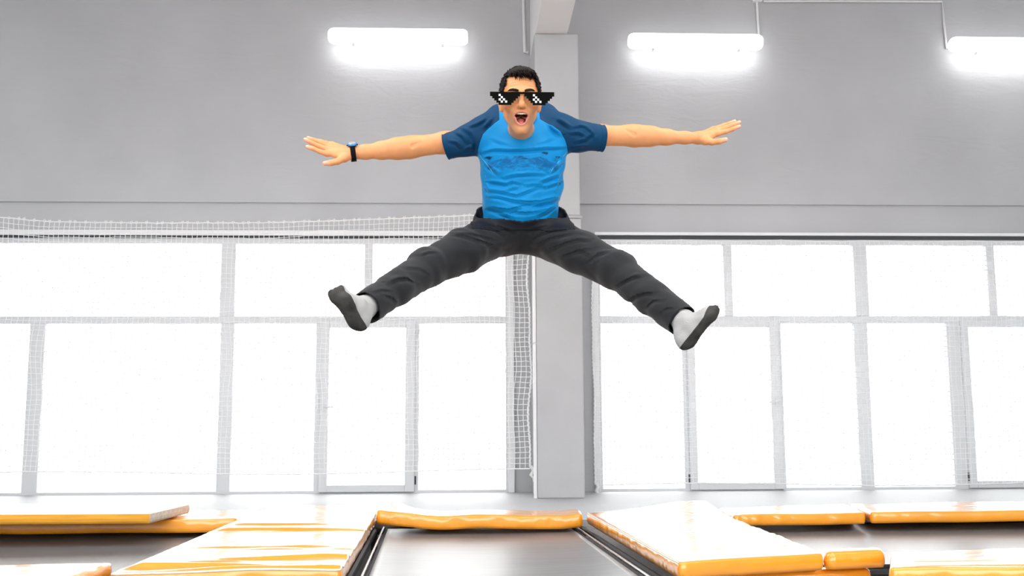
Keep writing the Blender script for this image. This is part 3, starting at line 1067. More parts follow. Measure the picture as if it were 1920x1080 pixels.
NECK0, NECK1 = h2w((0, .030, -.045)), P(979, 262, 3.985)
def body_fn():
    hipL, hipR = P(933, 440, 4.10), P(1022, 440, 4.10)
    knL, knR = P(802, 502, 3.83), P(1158, 508, 3.83)
    anL, anR = P(694, 577, 3.55), P(1272, 603, 3.55)
    groups = []
    def G_(pts, pad_, fn):
        a = np.array([tuple(q) for q in pts])
        groups.append((a.min(0) - pad_, a.max(0) + pad_, fn))
    G_([SHL, WRL], .075, lambda p: arm(p, SHL, ELL, WRL, 'L'))
    G_([SHR, WRR], .075, lambda p: arm(p, SHR, ELR, WRR, 'R'))
    G_([WRL, P(570, 258, 4.06), P(640, 308, 3.94)], .06, lambda p: hand(p, fingersL, WRL, 'L'))
    G_([WRR, P(1392, 225, 4.06), P(1330, 268, 3.94)], .06, lambda p: hand(p, fingersR, WRR, 'R'))
    G_([HO], .21, head)
    def torso(p):
        q = squash(p, P(978, 330, 4.02), (0, 1, 0), 0.7)
        c = lambda px, py, Y: Vector(squash(np.array([tuple(P(px, py, Y))]), P(978, 330, 4.02), (0, 1, 0), 0.7)[0])
        d = cap(q, c(978, 290, 4.0), c(978, 400, 4.1), .135, .115) * 0.75
        d = smin(d, cap(p, SHL, SHR, .05, .05), 0.06)
        d = smin(d, cap(p, NECK0, NECK1, .0455, .047), 0.04)
        d = smin(d, cap(p, NECK1, P(978, 300, 4.0), .05, .08), 0.05)
        d = smin(d, ell(p, P(977, 424, 4.13), (.135, .085, .060)), 0.05)
        for h_, k_, a_ in ((hipL, knL, anL), (hipR, knR, anR)):
            d = smin(d, cap(p, h_, k_, .066, .046), 0.03)
            d = smin(d, cap(p, k_, k_.lerp(a_, .8), .046, .030), 0.02)
        return d
    G_([P(978, 200, 3.9), P(978, 440, 4.2), SHL, SHR, knL, knR, anL, anR, NECK0], .17, torso)
    ks = [0.02, 0.02, 0.016, 0.016, 0.02, 0.035]

    def fn(p):
        d = np.full(len(p), 0.5)
        for (lo, hi, f), k in zip(groups, ks):
            m = np.all((p > lo) & (p < hi), axis=1)
            if m.any():
                d[m] = smin(d[m], f(p[m]), k)
        return d
    allp = np.array([tuple(q) for q in (P(560, 240, 4.1), P(1400, 240, 4.1), h2w((0, 0, .15)), anL, anR, P(977, 440, 4.25), h2w((0, -.15, 0)))])
    return fn, allp.min(0) - .06, allp.max(0) + .06

bfn, blo, bhi = body_fn()
BV, BQ = net_mesh(bfn, blo, bhi, 0.0024, bound=0.012)
BV = relax(BV, BQ, 2, 0.5)


def skin_mat():
    m, nt, b = new_mat('skin')
    N, L = nt.nodes, nt.links
    at_ = N.new('ShaderNodeAttribute'); at_.attribute_name = 'tint'
    tc = N.new('ShaderNodeTexCoord')
    n = N.new('ShaderNodeTexNoise'); n.inputs['Scale'].default_value = 26; n.inputs['Detail'].default_value = 5
    r = N.new('ShaderNodeMapRange'); r.inputs[1].default_value = .3; r.inputs[2].default_value = .7
    r.inputs[3].default_value = .94; r.inputs[4].default_value = 1.05
    mx = N.new('ShaderNodeMix'); mx.data_type = 'RGBA'; mx.blend_type = 'MULTIPLY'; mx.inputs[0].default_value = 1
    L.new(tc.outputs['Object'], n.inputs[0]); L.new(n.outputs[0], r.inputs[0])
    L.new(at_.outputs[0], mx.inputs[6]); L.new(r.outputs[0], mx.inputs[7])
    L.new(mx.outputs[2], b.inputs['Base Color'])
    b.inputs['Roughness'].default_value = 0.48
    b.inputs['Subsurface Weight'].default_value = 0.12
    b.inputs['Subsurface Scale'].default_value = 0.008
    b.inputs['Subsurface Radius'].default_value = (1.0, 0.4, 0.18)
    bp = N.new('ShaderNodeBump'); bp.inputs['Strength'].default_value = 0.15; bp.inputs['Distance'].default_value = .002
    n2 = N.new('ShaderNodeTexNoise'); n2.inputs['Scale'].default_value = 220
    L.new(tc.outputs['Object'], n2.inputs[0]); L.new(n2.outputs[0], bp.inputs['Height']); L.new(bp.outputs[0], b.inputs['Normal'])
    return m

MAT['skin'] = skin_mat()
body = mesh_obj('person', BV, BQ, MAT['skin'])
tag(body, 'person leaping with arms and legs spread wide, in a two-tone blue T-shirt and dark trousers', 'person')
me = body.data
co = np.zeros(len(me.vertices) * 3); me.vertices.foreach_get('co', co); co = co.reshape(-1, 3)
hp = w2h(co)
tint = np.tile(np.array([0.76, 0.32, 0.125]), (len(co), 1))
def blend(mask, col):
    mk = np.clip(mask, 0, 1)[:, None]
    tint[:] = tint * (1 - mk) + np.array(col) * mk
inh = (np.linalg.norm(hp, axis=1) < .17)
ax_ = np.abs(hp[:, 0])
# shaved beard area, rosy lips, dark mouth lining
beard = inh * np.clip((-.030 - hp[:, 2]) / .025, 0, 1) * (hp[:, 1] < .0) * np.clip(1.4 - np.abs(ax_ - .045) / .03, 0.35, 1) * np.clip((-.022 - hp[:, 1]) / .015, 0, 1)
blend(beard * 0.68, (0.38, 0.22, 0.13))
mo = np.minimum(ell(hp, (0, -.085, -.0525), (.0225, .045, .0105)), ell(hp, (0, -.085, -.0615), (.0165, .045, .0175)))
blend(inh * (hp[:, 1] < -.055) * np.clip((.0082 - mo) / .0025, 0, 1) * np.where(hp[:, 2] < -.055, 1, .55), (0.80, 0.27, 0.22))
blend(inh * (mo < .0003) * (hp[:, 1] > -.083) * (hp[:, 1] < -.02), (0.09, 0.012, 0.010))
# shaved sides of the head
blend(inh * np.clip((hp[:, 1] + .045) / .02, 0, 1) * np.clip((hp[:, 2] - .005) / .03, 0, 1) * np.clip((.055 - hp[:, 2]) / .01, 0, 1) * .55 * (ax_ > .05), (0.12, 0.08, 0.06))
# finger tips
for F in (fingersL, fingersR):
    for k, L_ in F.items():
        tp = v3(P(*L_[-1]))
        blend(np.clip(1.2 - np.linalg.norm(co - tp, axis=1) / .022, 0, 1) * .6, (0.86, 0.48, 0.36))
    for k, L_ in F.items():
        tp = v3(P(*L_[-1])) + np.array([0, -.006, .004])
        blend(np.clip((0.0055 - np.linalg.norm(co - tp, axis=1)) / .0015, 0, 1) * .4, (0.92, 0.68, 0.60))
ca = me.color_attributes.new('tint', 'FLOAT_COLOR', 'POINT')
ca.data.foreach_set('color', np.concatenate([tint, np.ones((len(tint), 1))], 1).ravel())

# ---- hair
MAT['hair'] = mat('dark_brown_hair', (0.014, 0.009, 0.007), 0.65, 0.18, var=0.3, vscale=60, stretch=(1, 0.2, 1))
def hairline(X, Y):
    """lowest z of hair at a place on the head (head coordinates)"""
    a = np.abs(X)
    front = .090 - .25 * np.clip(a - .046, 0, 1) + .003 * np.sin(X * 330) + .002 * np.sin(X * 700 + 1)
    side = np.interp(Y, [-.060, -.048, -.036, -.02, .02, .05, .09], [.093, .076, .046, .004, .012, -.045, -.055])
    f = np.clip((a - .0555) / .008, 0, 1)
    return np.where(Y > -.02, np.minimum(side, .05), front * (1 - f) + side * f)
def hair_fn(p0):
    p = w2h(p0)
    p[:, 0] /= FX
    th = np.interp(p[:, 2], [-.05, .03, .07, .12], [.003, .004, .006, .0085])
    d = smin(ell(p, (0, .020, .034), (.0725, .090, .082)), ell(p, (0, -.012, .012), (.0655, .077, .085)), 0.02) - th
    an = np.arctan2(p[:, 0], p[:, 2] - .02)
    d = d - .0012 * np.sin(an * 70 + 6 * np.sin(p[:, 1] * 60)) - .0014 * np.sin(an * 31 + p[:, 1] * 90)
    d = smin(d, ell(p, (.006, -.035, .098), (.045, .04, .020)), .02)
    hl = hairline(p[:, 0], p[:, 1])
    d = smax(d, hl - p[:, 2], 0.003)
    # clear the ears
    return d
hc = v3(HO)
HV, HQ = net_mesh(hair_fn, hc - .16, hc + .17, 0.0022, bound=.01)
HV = relax(HV, HQ, 1, 0.5)
hl_ = w2h(HV)
# short tufts over the whole cap, combed forward, with a jagged fringe
rg = np.random.RandomState(5)
sel = np.where((rg.rand(len(HV)) < 0.11) & (hl_[:, 2] > -.02))[0]
tv, tf = [], []
for i in sel:
    q = hl_[i]
    c_ = np.array([0, .015, .03])
    n_ = (q - c_) / np.linalg.norm(q - c_)
    if q[2] > .05: dirv = np.array([0.25 * rg.randn() + 0.3, -1.0, 0.0])
    else: dirv = np.array([0, -.35, -1.0]) + .2 * rg.randn(3)
    dirv = dirv - n_ * (dirv @ n_) * 0.93
    dirv = dirv / np.linalg.norm(dirv) + n_ * (.22 + .12 * rg.rand())
    Ln = (.011 if q[2] < .05 else .018) * (.6 + .7 * rg.rand())
    if q[2] < .09 and q[1] < -.05: dirv = dirv + np.array([0, .3, -.4]); Ln *= .8
    r_ = .0012 + .0008 * rg.rand()
    s_ = np.cross(n_, dirv); s_ /= np.linalg.norm(s_)
    b_ = q - n_ * .002
    m_ = b_ + dirv * Ln * .55
    e_ = b_ + dirv * Ln - n_ * Ln * .12
    k = len(tv)
    tv += [b_ + s_ * r_, b_ - s_ * r_, b_ + n_ * r_ * 1.5, m_ + s_ * r_ * .7, m_ - s_ * r_ * .7, m_ + n_ * r_, e_, e_ + s_ * 1e-5, e_ - s_ * 1e-5]
    tf += [(k, k + 3, k + 5, k + 2), (k + 2, k + 5, k + 4, k + 1), (k + 1, k + 4, k + 3, k), (k + 3, k + 6, k + 7, k + 5), (k + 5, k + 7, k + 8, k + 4), (k + 4, k + 8, k + 6, k + 3)]
TV = v3(HO) + np.array(tv) @ HR.T
V_ = np.concatenate([HV, TV]); Q_ = np.concatenate([HQ, np.array(tf) + len(HV)])
mesh_obj('hair', V_, Q_, MAT['hair'], body)
# eyebrows
for s_ in (-1, 1):
    pts = [h2w((s_ * x, y, z)) for x, y, z in ((.011, -.0960, .0325), (.020, -.0945, .0350), (.030, -.0895, .0368), (.040, -.082, .0360), (.047, -.075, .0325))]
    MB().tube(pts, [.0036, .0046, .0044, .0034, .0012], 8).build('eyebrow', MAT['hair'], body, smooth=True)
# eyes behind the glasses
MAT['eye'] = mat('eye_white', (0.8, 0.78, 0.75), 0.15, 0.6)
MAT['iris'] = mat('brown_iris', (0.06, 0.03, 0.015), 0.1)
for s_ in (-1, 1):
    def eb(p): return sph(w2h(p), (s_ * .0290, -.0690, .0070), .0122)
    c_ = v3(h2w((s_ * .0290, -.069, .007)))
    ev, eq = net_mesh(eb, c_ - .018, c_ + .018, .0018)
    eo = mesh_obj('eye', ev, eq, MAT['eye'], body)
    eo.data.materials.append(MAT['iris'])
    for pl in eo.data.polygons:
        q = w2h(np.array([tuple(pl.center)]))[0] - np.array([s_ * .0290, -.069, .007])
        if q[1] < 0 and math.hypot(q[0], q[2]) < .0055: pl.material_index = 1
# teeth and tongue
MAT['teeth'] = mat('teeth', (0.85, 0.72, 0.45), 0.25)
MAT['tongue'] = mat('tongue', (0.62, 0.16, 0.13), 0.4)
t = MB()
for i in range(8):
    x = (i - 3.5) * .0048
    w_ = .0022
    y = -.0835 + 18 * x * x
    hgt = .0062 if abs(i - 3.5) < 1 else .0052
    vs = [h2w((x + sx * w_, y + sy * .003, -.0425 - (hgt if sz else 0))) for sz in (0, 1) for sx, sy in ((-1, -1), (1, -1), (1, 1), (-1, 1))]
    t.add(vs, [(0, 1, 2, 3), (7, 6, 5, 4), (0, 4, 5, 1), (1, 5, 6, 2), (2, 6, 7, 3), (3, 7, 4, 0)])
t.build('teeth', MAT['teeth'], body, bevel=.0008)
tg = lambda p: smin(ell(w2h(p), (0, -.062, -.0765), (.0135, .020, .0085)), ell(w2h(p), (0, -.045, -.070), (.0145, .018, .010)), .008)
c_ = v3(h2w((0, -.055, -.072)))
a_, b_ = net_mesh(tg, c_ - .035, c_ + .035, .0018)
mesh_obj('tongue', a_, b_, MAT['tongue'], body)

# ---- T-shirt
sh_f = lambda pts, A, w_: ([P(x, y, Y) for x, y, Y in pts], A, w_)
def front(pts, A, w_, Y0=3.90):
    out = []
    for x, y in pts:
        u_ = (x - 978) / 84.0
        yy = np.interp(y, [260, 290, 345, 400], [3.90, 3.865, 3.925, 4.0]) + 0.05 * u_ * u_
        out.append(P(x, y, yy))
    return (out, A, w_)
SF = [front([(903, 283), (925, 279), (952, 281), (982, 281), (1010, 279), (1040, 277), (1057, 275)], .0095, .0065),
      front([(915, 338), (935, 342), (953, 346)], .006, .006), front([(945, 333), (965, 329), (990, 327), (1020, 328)], .0055, .006),
      front([(946, 346), (960, 341), (975, 345)], .005, .005), front([(985, 349), (1000, 347), (1022, 349)], .0055, .006),
      front([(1008, 345), (1024, 337), (1045, 328)], .006, .007), front([(1022, 352), (1040, 345), (1056, 337)], .005, .006),
      front([(905, 350), (925, 357), (945, 362), (968, 369), (985, 362), (1005, 352), (1022, 351)], .0065, .007),
      front([(918, 367), (935, 370), (958, 377), (985, 386)], .006, .006), front([(955, 376), (980, 381), (1010, 381), (1045, 371)], .0085, .009),
      front([(917, 388), (935, 393), (955, 396), (986, 387)], .008, .0075), front([(932, 398), (948, 404), (966, 410)], .005, .006),
      front([(950, 404), (965, 400), (985, 402), (1008, 400)], .006, .006), front([(993, 393), (1010, 386), (1040, 380)], .006, .006),
      front([(1002, 408), (1022, 400), (1040, 385)], .005, .006), front([(905, 300), (920, 312), (935, 325)], .005, .006),
      front([(1056, 300), (1045, 312), (1030, 325)], .005, .006), front([(940, 361), (955, 357), (970, 352)], .004, .006),
      front([(925, 262), (940, 268), (960, 274)], .004, .007), front([(1035, 262), (1020, 268), (1000, 274)], .004, .007),
      front([(908, 330), (912, 345), (918, 360)], .004, .005), front([(1050, 325), (1046, 345), (1042, 362)], .004, .005)]
def sl(pts, A, w_, Y=3.93): return ([P(x, y, Y) for x, y in pts], A, w_)
SF += [sl([(870, 240), (885, 252), (893, 268), (896, 282)], .007, .008), sl([(855, 246), (868, 256), (876, 268)], .0055, .006),
       sl([(842, 262), (856, 266), (866, 276)], .005, .006), sl([(880, 236), (895, 232), (905, 226), (912, 218)], .006, .007, 3.92),
       sl([(905, 240), (915, 230), (922, 218)], .006, .008, 3.91), sl([(866, 281), (880, 276), (890, 280)], .005, .006),
       sl([(880, 262), (886, 270), (884, 280)], .004, .005),
       sl([(1045, 222), (1058, 232), (1070, 240)], .007, .008, 3.92), sl([(1068, 252), (1085, 250), (1100, 256)], .005, .006),
       sl([(1080, 266), (1098, 260), (1112, 248)], .006, .007), sl([(1098, 238), (1110, 246), (1116, 258)], .005, .006),
       sl([(1030, 230), (1038, 240), (1052, 250)], .006, .008, 3.9), sl([(1075, 240), (1088, 236), (1100, 238)], .005, .006),
       sl([(1072, 275), (1090, 272), (1108, 272)], .004, .006)]
CUFL0, CUFL1 = P(835.5, 274.5, 4.0), P(880, 263, 3.98)
CUFR0, CUFR1 = P(1131, 258.5, 4.0), P(1085, 255.5, 3.98)
cL = P(978, 330, 4.02)
def ssq(*a): return Vector(squash(np.array([tuple(P(*a))]), cL, (0, 1, 0), 0.70)[0])
T_TOP, T_CH, T_MID, T_WA, T_HEM = ssq(979, 262, 3.985), ssq(980, 288, 3.985), ssq(979, 345, 4.03), ssq(976, 392, 4.09), ssq(977, 432, 4.13)
def shirt_fn(p):
    q = squash(p, cL, (0, 1, 0), 0.70)
    d = cap(q, T_TOP, T_CH, .122, .158)
    d = smin(d, cap(q, T_CH, T_MID, .160, .150), .03)
    d = smin(d, cap(q, T_MID, T_WA, .150, .139), .03)
    d = smin(d, cap(q, T_WA, T_HEM, .139, .140), .03) * 0.78
    # yoke and sleeves
    d = smin(d, cap(p, P(935, 230, 4.02), P(908, 252, 3.98), .062, .064), .045)
    d = smin(d, cap(p, P(1022, 228, 4.02), P(1053, 248, 3.98), .062, .064), .045)
    d = smin(d, cap(p, P(950, 226, 4.05), P(1010, 224, 4.05), .058, .058), .05)
    d = smin(d, cap(p, P(903, 255, 3.98), CUFL1, .064, .0555), .03)
    d = smin(d, cap(p, CUFL1, P(820, 279, 4.01), .0555, .0475), .02)
    d = smin(d, cap(p, P(1056, 250, 3.98), CUFR1, .064, .0565), .03)
    d = smin(d, cap(p, CUFR1, P(1146, 260, 4.01), .0565, .0475), .02)
    d = d - 1.25 * fold_disp(p, SF)
    x, y, z = p.T
    d = d - .0016 * np.sin(x * 31 + 3 * np.sin(z * 23) + y * 12) * np.sin(z * 37 + 2 * np.sin(x * 19)) - .0008 * np.sin(x * 71 + z * 53 + 2 * np.sin(y * 40))
    # openings
    def cutpl(a, b):
        n = (a - b).normalized()
        return (p - v3(a)) @ v3(n)
    cl = cutpl(CUFL0, CUFL1)
    near = np.linalg.norm(p - v3(CUFL0), axis=1) < .2
    d = np.where(near & (p[:, 0] < CUFL1.x), np.maximum(d, cl), d)
    cr = cutpl(CUFR0, CUFR1)
    near = np.linalg.norm(p - v3(CUFR0), axis=1) < .2
    d = np.where(near & (p[:, 0] > CUFR1.x), np.maximum(d, cr), d)
    return d
NCK_C = P(978, 229, 3.955); NCK_AX = (NECK0 - P(980, 275, 4.01)).normalized()
ncx = np.array([1, 0, 0.0]); ncy = np.cross(v3(NCK_AX), ncx)
def neck_d(p):
    q = p - v3(NCK_C)
    a = q @ ncx; b = q @ ncy
    return np.sqrt((a / .0515) ** 2 + (b / .0500) ** 2) - 1.0
lo = np.array([P(800, 300, 4.0).x, P(978, 300, 3.7).y, P(978, 432, 4.1).z]) - .03
hi = np.array([P(1165, 300, 4.0).x, P(978, 300, 4.35).y, P(978, 190, 4.05).z]) + .03
SV, SQ = net_mesh(shirt_fn, lo, hi, 0.0027, bound=.012)
SV = relax(SV, SQ, 1, 0.5)
def keepq(V, Q, cond):
    return Q[~cond(V[Q].mean(1))]
nL_, nR_ = v3((CUFL0 - CUFL1).normalized()), v3((CUFR0 - CUFR1).normalized())
zhem = P(977, 428, 4.1).z - .016
def drop(c):
    a = ((c - v3(CUFL0)) @ nL_ > -.0012) & (c[:, 0] < CUFL1.x)
    b = ((c - v3(CUFR0)) @ nR_ > -.0012) & (c[:, 0] > CUFR1.x)
    n_ = (neck_d(c) < 0) & (c[:, 2] > P(978, 275, 3.9).z) & (((c - v3(NCK_C)) @ v3(NCK_AX)) > -.09)
    h_ = c[:, 2] < zhem
    return a | b | n_ | h_
SQ = keepq(SV, SQ, drop)
# raglan seam: sleeves dark blue, body bright blue
RLx = [(190, 922), (215, 922), (229, 936), (241, 918), (252, 905), (265, 899), (290, 893), (420, 870)]
ragL = [P(936, 226, 3.93), P(917, 238, 3.90), P(906, 250, 3.90), P(900, 264, 3.90), P(896.5, 278, 3.92), P(895, 296, 3.97)]
ragR = [P(1012, 226, 3.93), P(1036, 235, 3.90), P(1051, 246, 3.90), P(1060, 259, 3.90), P(1063.5, 272, 3.92), P(1065, 290, 3.97)]
def rag(V):
    """positive inside the sleeves: outside of a curve running from the neck to the armpit"""
    x, z = V[:, 0], V[:, 2]
    zl = np.array([q.z for q in ragL]); xl = np.array([q.x for q in ragL]); o = np.argsort(zl)
    gl = np.interp(z, zl[o], xl[o]) - x
    gl = np.where(z < zl.min(), gl - (zl.min() - z) * 6, gl)
    zr_ = np.array([q.z for q in ragR]); xr = np.array([q.x for q in ragR]); o = np.argsort(zr_)
    gr_ = x - np.interp(z, zr_[o], xr[o])
    gr_ = np.where(z < zr_.min(), gr_ - (zr_.min() - z) * 6, gr_)
    top = np.minimum(z - max(zl.max(), zr_.max()) + 0.012, 0.05)     # everything above the collar bones belongs to the raglan yoke
    g_ = np.maximum(gl, gr_)
    # back yoke: dark over the shoulder blades, bright strip low on the back
    return np.maximum(g_, np.where(V[:, 1] > NCK_C.y + 0.0, top, -1))
SV, SA, SB = split(SV, SQ, rag)

def shirt_mat():
    m, nt, b = new_mat('bright_blue_jersey')
    N, L = nt.nodes, nt.links
    tc = N.new('ShaderNodeTexCoord')
    sx = N.new('ShaderNodeSeparateXYZ'); L.new(tc.outputs['Object'], sx.inputs[0])
    # torn dark printed shapes across the chest; 'print' says where the print lies on the cloth
    pa_ = N.new('ShaderNodeAttribute'); pa_.attribute_name = 'print'
    sp = N.new('ShaderNodeSeparateColor'); L.new(pa_.outputs[0], sp.inputs[0])
    mp = N.new('ShaderNodeMapping'); mp.inputs['Scale'].default_value = (1, 0.3, 2.4)
    L.new(tc.outputs['Object'], mp.inputs[0])
    n = N.new('ShaderNodeTexNoise'); n.inputs['Scale'].default_value = 24; n.inputs['Detail'].default_value = 9; n.inputs['Roughness'].default_value = .68
    n.inputs['Distortion'].default_value = 0.6
    L.new(mp.outputs[0], n.inputs[0])
    def layer(ch, lo_, hi_, mx_):
        ad = N.new('ShaderNodeMath'); ad.operation = 'ADD'
        L.new(n.outputs[0], ad.inputs[0]); L.new(sp.outputs[ch], ad.inputs[1])
        t_ = N.new('ShaderNodeMapRange'); t_.inputs[1].default_value = lo_; t_.inputs[2].default_value = hi_; t_.inputs[4].default_value = mx_
        L.new(ad.outputs[0], t_.inputs[0])
        return t_
    th = layer(0, .94, .98, .9)
    th2 = layer(1, .90, 1.03, .85)
    m1 = N.new('ShaderNodeMix'); m1.data_type = 'RGBA'
    m1.inputs[6].default_value = (0.002, 0.245, 0.58, 1); m1.inputs[7].default_value = (0.003, 0.10, 0.29, 1)
    L.new(th2.outputs[0], m1.inputs[0])
    m2 = N.new('ShaderNodeMix'); m2.data_type = 'RGBA'; m2.inputs[7].default_value = (0.003, 0.022, 0.065, 1)
    L.new(th.outputs[0], m2.inputs[0]); L.new(m1.outputs[2], m2.inputs[6])
    L.new(m2.outputs[2], b.inputs['Base Color'])
    b.inputs['Roughness'].default_value = .6
    b.inputs['Specular IOR Level'].default_value = .2
    return m
MAT['shirt'] = shirt_mat()
MAT['sleeve'] = mat('dark_blue_jersey', (0.0015, 0.044, 0.115), 0.6, 0.15)
shirt = mesh_obj('t_shirt', SV, SB, MAT['shirt'], body)
_c = np.zeros(len(shirt.data.vertices) * 3); shirt.data.vertices.foreach_get('co', _c); _c = _c.reshape(-1, 3)
pr = np.zeros((len(_c), 4)); pr[:, 3] = 1
for (x, y, sx_, sz_, w0) in ((918, 290, 13, 5, .42), (935, 296, 16, 6, .38), (985, 298, 20, 7, .44), (972, 304, 12, 4, .4), (1022, 284, 14, 4.5, .43),
                             (1050, 289, 9, 5, .42), (1040, 281, 14, 4, .4)):
    c_ = P(x, y, 3.87)
    q_ = ((_c[:, 0] - c_.x) / (sx_ * .002)) ** 2 + ((_c[:, 2] - c_.z) / (sz_ * .002)) ** 2
    pr[:, 0] = np.maximum(pr[:, 0], w0 * np.exp(-q_ / 2.2))
zz0 = P(978, 303, 3.87).z
pr[:, 1] = .52 * np.exp(-((_c[:, 2] - zz0) / .045) ** 2) * np.clip((.155 - np.abs(_c[:, 0] - cL.x)) / .03, 0, 1)
pr[_c[:, 1] > cL.y] = (0, 0, 0, 1)
shirt.data.color_attributes.new('print', 'FLOAT_COLOR', 'POINT').data.foreach_set('color', pr.ravel())
xs = SV[SA].mean(1)[:, 0]
for nm, msk in (('sleeve', xs < NCK_C.x), ('sleeve', xs >= NCK_C.x)):
    o = mesh_obj(nm, SV, SA[msk], MAT['sleeve'], None)
    o.parent = shirt
    o['label'] = 'dark blue raglan sleeve'
    s_ = o.modifiers.new('thick', 'SOLIDIFY'); s_.thickness = .0028; s_.offset = -1
s_ = shirt.modifiers.new('thick', 'SOLIDIFY'); s_.thickness = .0028; s_.offset = -1
# side seams running from the armpits
MAT['seamthread'] = mat('light_blue_stitching', (0.10, 0.50, 0.72), 0.5)
def on_shirt(px, py, Y0):
    q = P(px, py, Y0)
    dv = Vector(q) - CAM; dv.normalize()
    for s_ in np.linspace(-.25, .25, 260):
        t_ = v3(q) + v3(dv) * s_
        if shirt_fn(t_[None])[0] < 0: return t_ - v3(dv) * .0005
    return v3(q)
for L_ in ([(899, 290), (905, 298), (912, 307), (919, 316), (925, 326)], [(1062, 285), (1054, 296), (1045, 306), (1037, 316), (1030, 328)],
           [(904, 296), (906, 310), (911, 330), (909, 345)], [(1058, 296), (1053, 312), (1050, 330), (1051, 348)]):
    o = MB().tube([on_shirt(x, y, 3.95) for x, y in L_], .0011, 5).build('side_seam', MAT['seamthread'], None, smooth=True)
    o.parent = shirt
# collar band: follows the rim of the neck opening
cp = []
for k in range(56):
    a = 2 * math.pi * k / 56
    dirv = ncx * math.cos(a) * .0545 + ncy * math.sin(a) * .0530
    # march along the neck axis to find the cloth
    best = None
    for s_ in np.linspace(.06, -.10, 81):
        q = v3(NCK_C) + dirv + v3(NCK_AX) * s_
        if shirt_fn(q[None])[0] < 0:
            best = q; break
    if best is None: best = v3(NCK_C) + dirv
    cp.append(best)
cp = np.array(cp)
cp = cp + v3(NCK_AX) * .0045
for _ in range(3): cp = (np.roll(cp, 1, 0) + cp * 2 + np.roll(cp, -1, 0)) / 4
cb = MB()
rings = []
k = len(cp)
cc = cp.mean(0)
for i in range(k):
    t_ = cp[(i + 1) % k] - cp[i - 1]; t_ /= np.linalg.norm(t_)
    inw = (cc - cp[i]); inw -= inw @ t_ * t_; inw /= np.linalg.norm(inw)
    ax3 = v3(NCK_AX)
    a1 = inw * .75 + ax3 * .55; a1 /= np.linalg.norm(a1)
    a2 = np.cross(t_, a1)
    rings.append([cp[i] + a1 * (.0005 + .0075 * math.cos(th_)) + a2 * .0042 * math.sin(th_) for th_ in np.linspace(0, 2 * math.pi, 10, endpoint=False)])
vs = [tuple(q) for r_ in rings for q in r_]
fs = [(i * 10 + j, i * 10 + (j + 1) % 10, ((i + 1) % k) * 10 + (j + 1) % 10, ((i + 1) % k) * 10 + j) for i in range(k) for j in range(10)]
o = cb.add(vs, fs).build('collar', MAT['shirt'], None, smooth=True)
o.parent = shirt
# stitched cuff hems
for (c0, c1, axn) in ((CUFL0, CUFL1, nL_), (CUFR0, CUFR1, nR_)):
    s2 = np.cross(axn, [0, 0, 1.0]); s2 /= np.linalg.norm(s2); s3 = np.cross(axn, s2)
    for off in (-.0015, -.018):
        pts = []
        for a in np.linspace(0, 2 * math.pi, 48, endpoint=False):
            dv = s2 * math.cos(a) + s3 * math.sin(a)
            base_ = v3(c0) + axn * off
            rr_ = .02
            for r_ in np.linspace(.035, .08, 120):
                if shirt_fn((base_ + dv * r_ - axn * .001)[None])[0] > 0: rr_ = r_; break
            pts.append(base_ + dv * (rr_ - .0006))
        o = MB().tube(pts, .0016 if off < -.01 else .0024, 6, closed=True).build('cuff_hem', MAT['sleeve'], None, smooth=True)
        o.parent = shirt

# ---- trousers
HIPL, HIPR = P(931, 441, 4.10), P(1024, 442, 4.10)
KNL, KNR = P(800, 503, 3.82), P(1158, 509, 3.82)
ANL, ANR = P(686, 577, 3.54), P(1280, 603, 3.54)
def lf(pts, A, w_, side):
    out = []
    for x, y in pts:
        Yc = np.interp(x, [686, 800, 931, 1024, 1158, 1280], [3.54, 3.82, 4.10, 4.10, 3.82, 3.54])
        rr_ = np.interp(x, [686, 800, 931, 1024, 1158, 1280], [.05, .068, .09, .09, .068, .05])
        out.append(P(x, y, Yc - rr_ * .8))
    return (out, A, w_)
TF = [lf([(728, 530), (745, 524), (762, 524), (775, 534)], .010, .009, 0), lf([(788, 476), (803, 473), (820, 476)], .005, .006, 0),
      lf([(845, 432), (865, 440), (890, 452), (918, 462), (935, 465)], .007, .009, 0), lf([(862, 436), (895, 444), (925, 454)], .006, .008, 0),
      lf([(900, 425), (925, 432), (948, 442)], .005, .007, 0), lf([(720, 556), (735, 562), (745, 570)], .005, .008, 0),
      lf([(700, 548), (715, 545), (735, 548)], .005, .007, 0), lf([(905, 470), (930, 462), (955, 458)], .005, .008, 0),
      lf([(760, 500), (785, 505), (805, 520)], .004, .008, 0), lf([(930, 425), (950, 430), (970, 436)], .004, .006, 0),
      lf([(990, 448), (1012, 440), (1035, 434), (1060, 430)], .006, .007, 1), lf([(1000, 460), (1030, 450), (1070, 440)], .007, .008, 1),
      lf([(1020, 472), (1050, 463), (1085, 450), (1105, 447)], .008, .009, 1), lf([(1050, 486), (1080, 474), (1110, 466)], .007, .009, 1),
      lf([(1085, 470), (1105, 480), (1112, 495)], .006, .009, 1), lf([(1100, 495), (1120, 478), (1140, 470)], .006, .008, 1),
      lf([(1155, 538), (1172, 528), (1190, 518), (1200, 516)], .008, .008, 1), lf([(1176, 562), (1192, 557), (1208, 552), (1224, 550)], .010, .008, 1),
      lf([(1210, 578), (1222, 566), (1240, 564)], .007, .007, 1), lf([(1235, 590), (1248, 580), (1262, 578)], .004, .006, 1),
      lf([(985, 432), (1005, 428), (1030, 424)], .004, .006, 1)]
cP = P(977, 430, 4.13)
